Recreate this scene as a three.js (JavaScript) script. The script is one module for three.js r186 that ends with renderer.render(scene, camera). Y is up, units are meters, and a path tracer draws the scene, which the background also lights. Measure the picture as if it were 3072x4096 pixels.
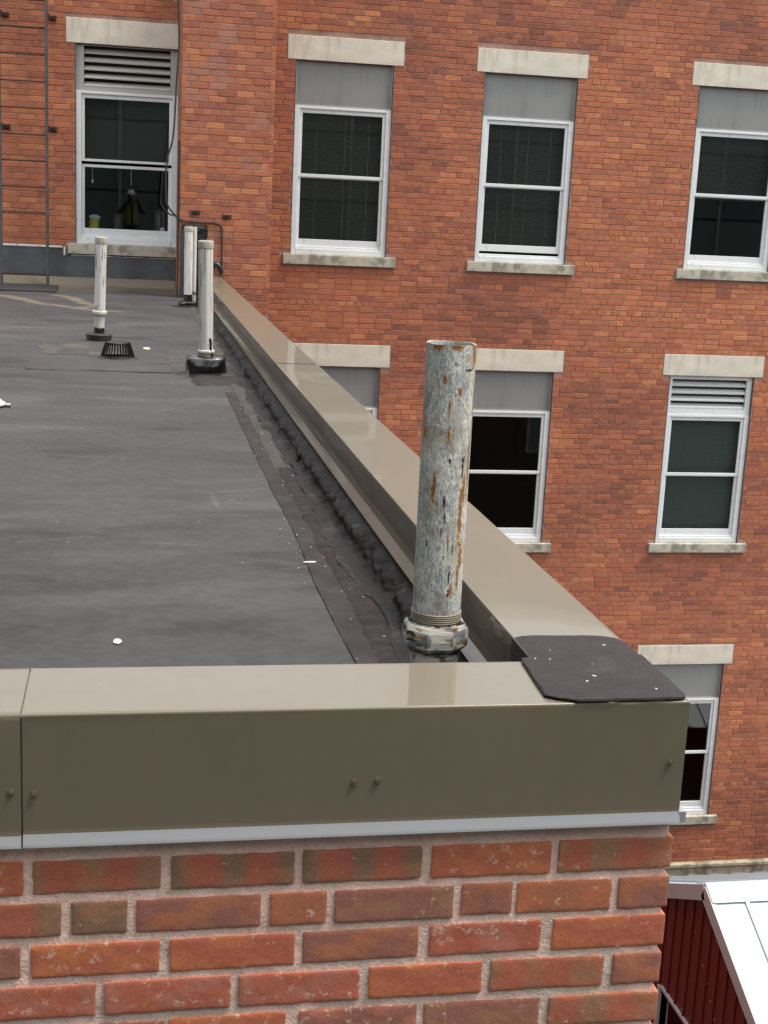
import * as THREE from 'three';
import { mergeGeometries } from 'three/addons/utils/BufferGeometryUtils.js';
import { MarchingCubes } from 'three/addons/objects/MarchingCubes.js';

// ---------------------------------------------------------------- camera, sky, sun, exposure
const scene = new THREE.Scene();
const camera = new THREE.PerspectiveCamera(2 * Math.atan(2048 / 5460) * 180 / Math.PI, 3 / 4, 0.05, 400);
camera.rotation.order = 'YXZ';
camera.position.set(-1.0675, 0.9002, 2.3402);
camera.rotation.set(-0.21903, -0.18945, 0.04824);
const renderer = new THREE.WebGLRenderer({ antialias: true });
renderer.setSize(768, 1024);
renderer.toneMapping = THREE.LinearToneMapping;
renderer.toneMappingExposure = 2.3;
renderer.shadowMap.enabled = true;

// ---------------------------------------------------------------- random and noise
function rng(seed) { let s = seed >>> 0; return () => { s = (s + 0x6D2B79F5) | 0; let t = Math.imul(s ^ (s >>> 15), 1 | s); t = (t + Math.imul(t ^ (t >>> 7), 61 | t)) ^ t; return ((t ^ (t >>> 14)) >>> 0) / 4294967296; }; }
function hash(x, y, s) { let h = Math.imul(x, 374761393) ^ Math.imul(y, 668265263) ^ Math.imul(s, 1442695041); h = Math.imul(h ^ (h >>> 13), 1274126177); h ^= h >>> 16; return (h >>> 0) / 4294967296; }
function vn(x, y, s) { const i = Math.floor(x), j = Math.floor(y); let u = x - i, v = y - j; u = u * u * (3 - 2 * u); v = v * v * (3 - 2 * v); const a = hash(i, j, s), b = hash(i + 1, j, s), c = hash(i, j + 1, s), d = hash(i + 1, j + 1, s); return a + (b - a) * u + (c - a) * v + (a - b - c + d) * u * v; }
function fbm(x, y, s, o = 4) { let a = 0, w = 0.5, n = 0; for (let k = 0; k < o; k++) { a += w * vn(x, y, s + k * 17); n += w; const tx = x * 1.62 + y * 1.21 + 5.1; y = y * 1.62 - x * 1.21 + 3.7; x = tx; w *= 0.5; } return a / n; }
const clamp = (x, a = 0, b = 1) => Math.min(b, Math.max(a, x));
const sstep = (a, b, x) => { const t = clamp((x - a) / (b - a)); return t * t * (3 - 2 * t); };
const mix = (a, b, t) => a + (b - a) * t;
const mixc = (a, b, t) => [mix(a[0], b[0], t), mix(a[1], b[1], t), mix(a[2], b[2], t)];

// overcast sky: brighter overhead, a little soft cloud structure
{
  const W = 256, H = 128, d = new Float32Array(W * H * 4);
  for (let j = 0; j < H; j++) for (let i = 0; i < W; i++) {
    const el = ((j + 0.5) / H - 0.5) * Math.PI, az = (i / W) * Math.PI * 2;
    let L;
    if (el > 0) L = 1.22 * (1 + 2.0 * Math.sin(el)) / 3.0 * (0.93 + 0.14 * fbm(3 + 2 * Math.cos(az) * Math.cos(el) + 2 * el, 3 + 2 * Math.sin(az) * Math.cos(el), 5, 3));
    else L = 0.16;
    const k = (j * W + i) * 4; d[k] = L * 0.965; d[k + 1] = L; d[k + 2] = L * 1.045; d[k + 3] = 1;
  }
  const sky = new THREE.DataTexture(d, W, H, THREE.RGBAFormat, THREE.FloatType);
  sky.mapping = THREE.EquirectangularReflectionMapping; sky.magFilter = THREE.LinearFilter; sky.minFilter = THREE.LinearFilter; sky.needsUpdate = true;
  scene.background = sky; scene.environment = sky;
  scene.backgroundIntensity = 1; scene.environmentIntensity = 1;
}
const sun = new THREE.DirectionalLight(0xfff3e4, 1.5);
sun.position.set(10, 26, -3); sun.target.position.set(0, -1, -8);
sun.castShadow = true; sun.shadow.radius = 34; sun.shadow.mapSize.set(2048, 2048);
Object.assign(sun.shadow.camera, { left: -22, right: 22, top: 22, bottom: -22, near: 1, far: 80 });
scene.add(sun, sun.target);

// ---------------------------------------------------------------- textures
function tex(w, h, fn, { rep = true, linear = false } = {}) {
  const d = new Uint8Array(w * h * 4);
  for (let j = 0; j < h; j++) for (let i = 0; i < w; i++) { const c = fn((i + 0.5) / w, (j + 0.5) / h); const k = (j * w + i) * 4; d[k] = clamp(c[0], 0, 255); d[k + 1] = clamp(c[1], 0, 255); d[k + 2] = clamp(c[2], 0, 255); d[k + 3] = 255; }
  const t = new THREE.DataTexture(d, w, h, THREE.RGBAFormat);
  t.magFilter = THREE.LinearFilter; t.minFilter = THREE.LinearMipmapLinearFilter; t.generateMipmaps = true;
  t.wrapS = t.wrapT = rep ? THREE.MirroredRepeatWrapping : THREE.ClampToEdgeWrapping;
  if (!linear) t.colorSpace = THREE.SRGBColorSpace;
  t.needsUpdate = true; return t;
}
const grey = (w, h, fn, o = {}) => tex(w, h, (u, v) => { const g = fn(u, v) * 255; return [g, g, g]; }, { ...o, linear: true });
const std = (o) => new THREE.MeshStandardMaterial({ roughness: 0.8, metalness: 0, ...o });
const phys = (o) => new THREE.MeshPhysicalMaterial({ roughness: 0.5, metalness: 0, ...o });

// ---------------------------------------------------------------- geometry helpers
function boxUV(g, s = 1, ox = 0, oy = 0) {           // uv in metres by the dominant normal
  if (g.index) g = g.toNonIndexed();
  g.computeVertexNormals();
  const p = g.attributes.position, n = g.attributes.normal, uv = new Float32Array(p.count * 2);
  for (let i = 0; i < p.count; i++) {
    const ax = Math.abs(n.getX(i)), ay = Math.abs(n.getY(i)), az = Math.abs(n.getZ(i));
    let u, v; if (ax > ay && ax > az) { u = p.getZ(i); v = p.getY(i); } else if (ay > az) { u = p.getX(i); v = p.getZ(i); } else { u = p.getX(i); v = p.getY(i); }
    uv[2 * i] = u * s + ox; uv[2 * i + 1] = v * s + oy;
  }
  g.setAttribute('uv', new THREE.BufferAttribute(uv, 2)); return g;
}
function bx(x0, x1, y0, y1, z0, z1, c = 0) {          // box, optionally with chamfered edges, uv in metres
  let g;
  if (c > 0) {
    const s = new THREE.Shape(); const w = x1 - x0 - 2 * c, h = y1 - y0 - 2 * c;
    s.moveTo(0, 0); s.lineTo(w, 0); s.lineTo(w, h); s.lineTo(0, h); s.closePath();
    g = new THREE.ExtrudeGeometry(s, { depth: z1 - z0 - 2 * c, bevelEnabled: true, bevelSize: c, bevelThickness: c, bevelSegments: 1, steps: 1 });
    g.translate(x0 + c, y0 + c, z0 + c);
  } else { g = new THREE.BoxGeometry(x1 - x0, y1 - y0, z1 - z0); g.translate((x0 + x1) / 2, (y0 + y1) / 2, (z0 + z1) / 2); }
  for (const k of Object.keys(g.attributes)) if (!['position', 'normal', 'uv'].includes(k)) g.deleteAttribute(k);
  return boxUV(g);
}
const merge = (a) => mergeGeometries(a.map((g) => { const q = g.index ? g.toNonIndexed() : g; for (const k of Object.keys(q.attributes)) if (!['position', 'normal', 'uv', 'color'].includes(k)) q.deleteAttribute(k); return q; }), false);
function tube(pts, r, seg = 24, rad = 8, closed = false) { return new THREE.TubeGeometry(new THREE.CatmullRomCurve3(pts.map((p) => new THREE.Vector3(...p)), closed), seg, r, rad, closed); }
function cyl(r0, r1, y0, y1, x = 0, z = 0, n = 24, open = false) { const g = new THREE.CylinderGeometry(r1, r0, y1 - y0, n, 1, open); g.translate(x, (y0 + y1) / 2, z); return g; }
function grid(nu, nv, fn, flip = false) {             // parametric sheet; fn(u,v) -> [x,y,z,(tu,tv)]
  const P = [], U = [], I = [];
  for (let j = 0; j <= nv; j++) for (let i = 0; i <= nu; i++) { const q = fn(i / nu, j / nv); P.push(q[0], q[1], q[2]); U.push(q[3] ?? i / nu, q[4] ?? j / nv); }
  for (let j = 0; j < nv; j++) for (let i = 0; i < nu; i++) { const a = j * (nu + 1) + i, b = a + 1, c = a + nu + 1, d = c + 1; if (flip) I.push(a, c, b, b, c, d); else I.push(a, b, c, b, d, c); }
  const g = new THREE.BufferGeometry(); g.setAttribute('position', new THREE.Float32BufferAttribute(P, 3)); g.setAttribute('uv', new THREE.Float32BufferAttribute(U, 2)); g.setIndex(I); g.computeVertexNormals(); return g;
}

// ---------------------------------------------------------------- scene graph helpers
const taken = {};
function numbered(n) { if (!(n in taken)) { taken[n] = 0; return n; } taken[n]++; return n + '_' + String(taken[n]).padStart(3, '0'); }
function thing(name, label, category, group) { const o = new THREE.Group(); o.name = numbered(name); o.userData = { label, category }; if (group) o.userData.group = group; scene.add(o); return o; }
function part(name, geo, mat, parent, kind) { const m = new THREE.Mesh(Array.isArray(geo) ? merge(geo) : geo, mat); m.name = name; m.castShadow = m.receiveShadow = true; if (kind) m.userData.kind = kind; parent.add(m); return m; }
function single(name, geo, mat, label, category, group) { const m = part(numbered(name), geo, mat, scene); m.userData = { label, category }; if (group) m.userData.group = group; return m; }
function struct(name, geo, mat) { const m = part(name, geo, mat, scene); m.userData.kind = 'structure'; return m; }

// ---------------------------------------------------------------- shared dimensions
const RY = -0.2625;            // roof surface
const FW = -15.6;              // face of the far brick wall
const PZ = -14.3;              // face of the brick pier
const CW = 0.2424, CD = 0.246; // coping widths (right run, front run)

// ---------------------------------------------------------------- ground
struct('ground', (() => { const g = new THREE.PlaneGeometry(300, 300, 1, 1); g.rotateX(-Math.PI / 2); g.translate(0, -11.2, 0); return g; })(), std({ color: new THREE.Color(0.07, 0.068, 0.065), roughness: 0.95 }));

// ---------------------------------------------------------------- roof membrane
function seg(px, pz, pts) { let m = 9; for (let k = 0; k + 1 < pts.length; k++) { const [ax, az] = pts[k], [bx_, bz] = pts[k + 1]; const dx = bx_ - ax, dz = bz - az; const t = clamp(((px - ax) * dx + (pz - az) * dz) / (dx * dx + dz * dz)); m = Math.min(m, Math.hypot(px - ax - dx * t, pz - az - dz * t)); } return m; }
const RX0 = -4.6, RX1 = -0.24, RZ0 = -15.6, RZ1 = -0.24;
const tanA = [[-3.4, -14.35], [-2.7, -13.95], [-2.35, -13.5], [-2.02, -12.75], [-1.5, -12.1], [-1.2, -12.0]];
const tanB = [[-1.9, -14.0], [-1.72, -13.7], [-1.55, -12.9], [-1.42, -12.6], [-1.55, -12.35]];
const scuffs = [[[-0.74, -3.12], [-0.52, -3.22]], [[-0.74, -3.12], [-0.73, -2.86]], [[-1.75, -8.6], [-1.7, -8.2], [-1.73, -7.6]], [[-1.3, -8.5], [-0.95, -8.55]], [[-0.9, -5.3], [-0.7, -5.5]]]; { const r = rng(313); for (let k = 0; k < 16; k++) { const x = -0.55 - r() * 1.6, z = -0.6 - r() * 10, a = (r() - 0.5) * 1.2, l = 0.05 + r() * 0.22; scuffs.push([[x, z], [x + Math.cos(a) * l, z + Math.sin(a) * l]]); } for (const k of scuffs) { const X = k.map((q) => q[0]), Z = k.map((q) => q[1]); k.b = [Math.min(...X) - 0.03, Math.max(...X) + 0.03, Math.min(...Z) - 0.03, Math.max(...Z) + 0.03]; } }
const roofMap = tex(768, 1536, (u, v) => {
  const x = RX0 + u * (RX1 - RX0), z = RZ0 + v * (RZ1 - RZ0);
  const wx = x + 0.25 * (fbm(x * 2, z * 2, 71, 3) - 0.5), wz = z + 0.25 * (fbm(x * 2, z * 2, 72, 3) - 0.5);
  let g = 67 + 15 * (fbm(wx * 1.1, wz * 1.3, 11, 4) - 0.5) + 9 * (fbm(wx * 2.2 + wz * 0.9, wz * 5.5, 12, 5) - 0.5) + 12 * (fbm(x * 40, z * 40, 13, 2) - 0.5);
  const sm = fbm(wx * 1.7 + 9, wz * 4.5, 14, 4); g += 8 * sstep(0.55, 0.78, sm);             // chalky scuffs
  const dk = fbm(wx * 2.2 + 4, wz * 5.5, 15, 4); g -= 9 * sstep(0.57, 0.78, dk);              // damp dark swirls
  for (const k of scuffs) if (x > k.b[0] && x < k.b[1] && z > k.b[2] && z < k.b[3]) g += 15 * sstep(0.014, 0.002, seg(x, z, k) + 0.016 * (fbm(x * 60, z * 60, 28, 2) - 0.4)); let c = [g * 1.01, g * 0.985, g * 0.995];
  const rag = 0.05 * (fbm(x * 9, z * 9, 21, 3) - 0.5);
  const ta = Math.max(sstep(0.12, 0.05, seg(x, z, tanA) + rag), sstep(0.1, 0.045, seg(x, z, tanB) + rag)) * (0.65 + 0.5 * fbm(x * 6, z * 6, 22, 2));
  c = mixc(c, [143, 129, 106], clamp(ta * 0.5));
  const far = sstep(-14.6, -15.2, z + 0.6 * (fbm(x * 2, z * 2, 23, 3) - 0.5)); c = mixc(c, [116, 104, 86], far * 0.75 * (0.4 + fbm(x * 3, z * 7, 24, 3)));
  const dd = Math.hypot((x + 1.154) * 0.8, z + 7.734); const ring = sstep(0.62, 0.2, dd + 0.5 * (fbm(x * 5, z * 5, 25, 3) - 0.5)); c = mixc(c, [128, 118, 98], ring * 0.3 * sstep(0.4, 0.65, fbm(x * 9, z * 9, 26, 4)));
  const sp = hash(Math.floor(u * 768), Math.floor(v * 1536), 31); if (sp > 0.99988) c = [150, 146, 140];
  return c;
});
const roofBump = grey(512, 512, (u, v) => 0.5 * fbm(u * 60, v * 60, 41, 3) + 0.5 * fbm(u * 9, v * 14, 42, 3));
roofBump.repeat.set(3, 9);
const roofMat = phys({ map: roofMap, bumpMap: roofBump, bumpScale: 0.0025, roughness: 0.66, specularIntensity: 0.28 });
function roofHeight(x, z) { return RY + 0.012 * (fbm(x * 1.3, z * 1.1, 51, 3) - 0.5) * sstep(0, 1, 1) + 0.006 * (fbm(x * 5, z * 6, 52, 2) - 0.5) + 0.03 * sstep(-14.9, -15.6, z); }
const roof = struct('roof', grid(110, 230, (u, v) => { const x = -3.62 + u * (3.62 - 0.26), z = -0.2 - v * 15.4; return [x, roofHeight(x, z), z, (x - RX0) / (RX1 - RX0), (z - RZ0) / (RZ1 - RZ0)]; }), roofMat);
{ // seams, laps and patches of the membrane
  const sheet = (name, xa, xb, za, zb, nx, nz, lift, mat, seed, edge = 0.012) => part(name, grid(nx, nz, (u, v) => {
    const z = za + (zb - za) * v; const ea = edge * (fbm(z * 7, 1, seed, 3) - 0.5) * 2, eb = edge * (fbm(z * 7, 9, seed + 3, 3) - 0.5) * 2;
    const x = (typeof xa === 'function' ? xa(z) : xa + ea) * (1 - u) + (xb + eb) * u;
    const y = roofHeight(x, z) + lift * (u < 0.001 || u > 0.999 || v < 0.001 || v > 0.999 ? -0.3 : 1) + 0.008 * (fbm(x * 16, z * 24, seed + 5, 3) - 0.5) + 0.004;
    return [x, y, z, x * 1.0, z * 1.0];
  }, true), mat, roof);
  const stripMap = tex(512, 512, (u, v) => { const g = 68 + 24 * (fbm(u * 5, v * 9, 61, 4) - 0.5) + 10 * (fbm(u * 50, v * 60, 62, 2) - 0.5); return [g * 1.02, g * 0.985, g * 0.95]; });
  const adhMap = tex(512, 512, (u, v) => { const g = 50 + 24 * (fbm(u * 14, v * 9, 63, 4) - 0.5); return [g * 1.05, g * 0.98, g * 0.95]; });
  const newMap = tex(512, 1024, (u, v) => { const g = 41 + 32 * (fbm(u * 4, v * 22, 64, 4) - 0.5) + 16 * (fbm(u * 40, v * 60, 65, 2) - 0.5); let c = [g * 1.14, g * 0.95, g * 0.93]; const s = fbm(u * 60, v * 60, 66, 2); if (s > 0.84) c = mixc(c, [150, 145, 138], (s - 0.84) * 4); return c; });
  const stripM = phys({ map: stripMap, roughness: 0.75, specularIntensity: 0.25, bumpMap: roofBump, bumpScale: 0.002 }), adhM = phys({ map: adhMap, roughness: 0.7, specularIntensity: 0.25 }), newM = phys({ map: newMap, roughness: 0.65, specularIntensity: 0.3, bumpMap: roofBump, bumpScale: 0.004 });
  sheet('adhesive_band', (z) => -0.486 - 0.008 * (fbm(z * 1.2, 3, 81, 3) - 0.5) * 2, -0.41, -6.1, -0.9, 6, 110, 0.001, adhM, 91);
  sheet('membrane_lap', -0.432, -0.27, -13.6, -3.66, 6, 260, 0.0065, stripM, 92, 0.004);
  sheet('membrane_lap', -0.424, -0.27, -3.68, -0.26, 8, 90, 0.0065, newM, 93, 0.004);
  sheet('membrane_patch', -0.66, -0.285, -7.5, -6.42, 8, 20, 0.0085, adhM, 94, 0.03);
  // older rectangular patches that show as raised outlines
  for (const [x0, x1, z0, z1, s] of [[-1.75, -0.78, -8.75, -7.0, 95]]) sheet('membrane_patch', x0, x1, z0, z1, 12, 20, 0.0014, roofMat2(), s, 0.014);
  function roofMat2() { const m = roofMat.clone(); return m; }
}
// uv of those two old patches follows the roof sheet so that they carry the same weathering
roof.children.forEach((m) => { if (m.material !== roofMat && m.material.map === roofMap) { const p = m.geometry.attributes.position, uv = m.geometry.attributes.uv; for (let i = 0; i < p.count; i++) uv.setXY(i, (p.getX(i) - RX0) / (RX1 - RX0) + 0.07, (p.getZ(i) - RZ0) / (RZ1 - RZ0) + 0.04); m.material = m.material.clone(); m.material.color.setScalar(0.985); } });

// ---------------------------------------------------------------- black base flashing up the parapet
const tarMap = tex(512, 512, (u, v) => { const g = 36 + 26 * (fbm(u * 7, v * 11, 101, 4) - 0.5) + 20 * sstep(0.62, 0.8, fbm(u * 16, v * 20, 102, 3)); return [g * 1.06, g * 0.99, g * 0.96]; });
const tarM = phys({ map: tarMap, roughness: 0.72, specularIntensity: 0.45 });
{
  const f = thing('base_flashing', 'wrinkled black rubber flashing under the inner side of the right-hand metal coping', 'flashing');
  const path = (t) => { // from the roof up under the coping
    const P = [[-0.365, RY + 0.012], [-0.325, RY + 0.017], [-0.3, RY + 0.032], [-0.288, -0.212], [-0.276, -0.188], [-0.256, -0.165], [-0.2475, -0.14]]; const k = Math.min(P.length - 2, Math.floor(t * (P.length - 1))), q = t * (P.length - 1) - k; return [mix(P[k][0], P[k + 1][0], q), mix(P[k][1], P[k + 1][1], q)];
  };
  for (const [za, zb, s] of [[-0.3, -3.72, 111], [-3.7, -7.3, 112], [-7.28, -13.9, 113]]) part('flashing_sheet', grid(Math.round((za - zb) * 55), 26, (u, v) => {
    const z = za + (zb - za) * u; let [x, y] = path(v); const k = Math.sin(Math.PI * clamp(v * 1.1));
    const bulge = 0.016 * Math.exp(-Math.pow((v - 0.55) / 0.2, 2)) * (0.5 + fbm(z * 2.2, 4, s + 11, 2));
    const w = bulge + (fbm(z * 4.5, v * 1.4, s, 3) - 0.5) * 0.032 + (fbm(z * 15 + v * 5, v * 2.2, s + 4, 3) - 0.5) * 0.03 + (fbm(z * 48 - v * 9, v * 5, s + 8, 2) - 0.5) * 0.011;
    x -= Math.max(-0.012, w) * k * 0.9; y += Math.max(-0.01, w) * k * 0.5; if (v < 0.1) x -= 0.045 * (fbm(z * 4, 2, s + 2, 4) - 0.5) * 2 * (1 - v * 10);
    return [x, y, z, z * 1.1, v * 0.4];
  }, true), tarM, f);
}

// ---------------------------------------------------------------- metal coping
const paintMap = tex(512, 256, (u, v) => { let g = 240 + 5 * (fbm(u * 7, v * 6, 191, 4) - 0.5) + 5 * (fbm(u * 90, v * 40, 192, 2) - 0.5); g -= 4 * sstep(0.6, 0.75, fbm(u * 12, v * 10, 193, 4)); let c = [g, g, g * 0.99]; for (const [a, b, e, f] of [[0.9, 0.62, 0.9, 0.7], [0.3, 0.55, 0.32, 0.56], [0.55, 0.7, 0.56, 0.71], [0.885, 0.52, 0.895, 0.56]]) { const d = seg(u * 3, v, [[a * 3, b], [e * 3, f]]) + 0.012 * (fbm(u * 200, v * 80, 194, 2) - 0.5); if (d < 0.0035) c = [255, 255, 250]; } return c; });
const paint = phys({ map: paintMap, color: new THREE.Color(0.17, 0.145, 0.104), roughness: 0.42, clearcoat: 0.45, clearcoatRoughness: 0.045, specularIntensity: 0.5 });
const dripM = phys({ color: new THREE.Color(0.3, 0.313, 0.33), roughness: 0.35, metalness: 0.15 });
function copingProfile(W) { // [across, y]; across 0 = outer face, -W = inner face
  const p = [[0.0015, -0.229], [0, -0.22], [0, -0.15], [0, -0.08], [0, -0.012], [0, -0.0062]];
  for (let k = 1; k <= 4; k++) { const a = k / 4 * Math.PI / 2; p.push([-0.0055 + 0.0055 * Math.cos(a), -0.0055 + 0.0055 * Math.sin(a)]); }
  for (let k = 0; k <= 8; k++) p.push([mix(-0.012, -W + 0.012, k / 8), 0]);
  for (let k = 0; k <= 4; k++) { const a = k / 4 * Math.PI / 2; p.push([-W + 0.0035 - 0.0035 * Math.sin(a), -0.0035 + 0.0035 * Math.cos(a)]); }
  p.push([-W, -0.012], [-W + 0.0045, -0.07], [-W + 0.009, -0.12], [-W + 0.0085, -0.132]); return p;
}
function sweep(prof, a0, a1, n, place, amp, seed) {
  const m = prof.length - 1;
  return grid(n, m, (u, v) => { const k = Math.round(v * m), a = mix(a0, a1, u); let [q, y] = prof[k];
    const top = y > -0.0001 ? 1 : 0, side = y < -0.01 ? 1 : 0; const w = amp * (fbm(a * 2.4, (1 - q / 0.25) * 0.8, seed, 1) - 0.5);
    return place(q + side * w * 0.9, y + top * w, a); });
}
function coping(label, W, runs, place, seed) {
  const t = thing('metal_coping', label, 'coping');
  const prof = copingProfile(W);
  runs.forEach(([a0, a1], i) => {
    const n = Math.max(4, Math.round(Math.abs(a1 - a0) * 40));
    const s = part('coping_panel', sweep(prof, a0, a1, n, place, 0.005, seed + i * 7), paint, t);
    part('drip_edge', sweep([[0.0018, -0.2288], [0.0045, -0.236], [0.0085, -0.2455], [0.011, -0.2516], [0.0095, -0.2525]], a0, a1, n, place, 0, seed), dripM, s);
    part('drip_edge', sweep([[-W + 0.0081, -0.1318], [-W - 0.006, -0.1395], [-W - 0.0225, -0.149], [-W - 0.0215, -0.151]], a0, a1, n, place, 0, seed), paint, s);
    if (i) part('splice_plate', sweep(prof.slice(1, -1).map(([q, y]) => [q + (q > -W / 2 ? -0.0045 : 0.0045), y - 0.0045]), runs[i - 1][1] - (runs[i - 1][1] - a0) * 0 + Math.sign(a0 - a1) * 0.05, a0 - Math.sign(a0 - a1) * 0.05, 4, place, 0, seed), paint, s);
  });
  return t;
}
const frontCoping = coping('bronze metal coping on the brick parapet with a pale drip edge and screws', CD, [[0.0, -1.2505], [-1.2535, -3.6]], (q, y, a) => [a, y, q], 201);
part('end_panel', bx(-0.003, 0.0012, -0.229, -0.004, -CD + 0.004, -0.0015), paint, frontCoping);
part('end_panel', bx(-0.001, 0.014, -0.2516, -0.2292, -CD, 0.004), dripM, frontCoping);
const rightCoping = coping('glossy bronze metal coping running from the corner patch back to the brick pier', CW, [[-CD, -2.222], [-2.225, -5.484], [-5.487, -8.6], [-8.603, -11.12], [-11.123, PZ]], (q, y, a) => [q, y, a], 231);
rightCoping.children.forEach(() => {});
{ // hex screws with washers on the front fascia
  const sm = std({ color: 0x6d6252, roughness: 0.35, metalness: 0.3 });
  const wash = new THREE.CylinderGeometry(0.0062, 0.0066, 0.002, 18); wash.rotateX(Math.PI / 2); const hex = new THREE.CylinderGeometry(0.0034, 0.0036, 0.003, 6); hex.rotateX(Math.PI / 2); hex.translate(0, 0, 0.002);
  const g = merge([wash, hex]);
  for (const [x, y] of [[-1.271, -0.147], [-1.231, -0.151], [-0.651, -0.147], [-0.607, -0.145], [-0.029, -0.126]]) { const m = part('screw', g, sm, frontCoping); m.position.set(x, y, 0.0028); m.rotation.z = x * 9; }
}
{ // white scratches are left to the paint; black rubber patch over the corner
  const t = thing('corner_patch', 'dark brown rubber patch stuck over the corner where the two metal copings meet', 'patch');
  const pm = tex(512, 512, (u, v) => { const g = 32 + 24 * (fbm(u * 5, v * 8, 121, 4) - 0.5) + 12 * (fbm(u * 40, v * 40, 122, 2) - 0.5); let c = [g * 1.2, g * 0.94, g * 0.95]; const e = fbm(u * 3 + 5, v * 3, 123, 4); c = mixc(c, [66, 60, 61], sstep(0.56, 0.74, e) * 0.45); return c; });
  const m = phys({ map: pm, roughness: 0.4, specularIntensity: 0.7, bumpMap: roofBump, bumpScale: 0.004 });
  const sheet = (pts, y, th, seed) => { // dense polygon so that the rubber can ripple
    const s = new THREE.Shape(); const q = []; pts.forEach((a, i) => { const b = pts[(i + 1) % pts.length]; const n = Math.max(1, Math.round(Math.hypot(b[0] - a[0], b[1] - a[1]) / 0.012)); for (let k = 0; k < n; k++) { const w = (k ? 0.0022 : 0) * (fbm(i * 7 + k * 0.5, 3, seed, 2) - 0.5) * 2; q.push([mix(a[0], b[0], k / n) + w, mix(a[1], b[1], k / n) + w]); } });
    q.forEach(([x, z], i) => i ? s.lineTo(x, -z) : s.moveTo(x, -z)); s.closePath();
    const g = new THREE.ExtrudeGeometry(s, { depth: th, bevelEnabled: true, bevelSize: 0.001, bevelThickness: 0.001, bevelSegments: 1 }); g.rotateX(-Math.PI / 2); g.translate(0, y, 0); return boxUV(g, 3);
  };
  part('rubber_sheet', sheet([[-0.247, -0.372], [-0.24, -0.389], [-0.222, -0.399], [-0.2, -0.402], [-0.07, -0.397], [-0.042, -0.391], [-0.018, -0.378], [-0.006, -0.355], [-0.003, -0.25], [-0.246, -0.25]], 0.0025, 0.0012, 131), m, t);
  part('rubber_sheet', sheet([[-0.269, -0.244], [-0.2, -0.258], [-0.003, -0.257], [-0.003, -0.027], [-0.009, -0.005], [-0.228, -0.001], [-0.26, -0.014], [-0.279, -0.028]], 0.0048, 0.0015, 132), m, t);
  part('flap', bx(-0.2505, -0.2445, -0.05, 0.006, -0.385, -0.252, 0.001), m, t);
  part('peeled_edge', tube([[-0.281, 0.0035, -0.03], [-0.277, 0.005, -0.1], [-0.272, 0.004, -0.18], [-0.267, 0.004, -0.24]], 0.0026, 20, 6), m, t); part('peeled_edge', tube([[-0.23, 0.0035, 0.0], [-0.16, 0.004, 0.001], [-0.12, 0.003, -0.002], [-0.08, 0.004, 0.0], [-0.01, 0.0035, -0.004]], 0.0022, 24, 6), m, t);
  const wm = std({ color: 0xc9c7c0, roughness: 0.9 }); const r = rng(5);
  for (const [x, z, s] of [[-0.06, -0.33, 0.007], [-0.15, -0.13, 0.008], [-0.175, -0.1, 0.006], [-0.05, -0.05, 0.006], [-0.21, -0.235, 0.004], [-0.19, -0.3, 0.003], [-0.13, -0.2, 0.003], [-0.24, -0.24, 0.005]]) { const g = new THREE.SphereGeometry(1, 8, 5); g.scale(s * 0.7, 0.0006, s * 0.32); g.rotateY(r() * 3); g.translate(x, z < -0.25 ? 0.0048 : 0.0075, z); part('white_spot', g, wm, t); }
}

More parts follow.
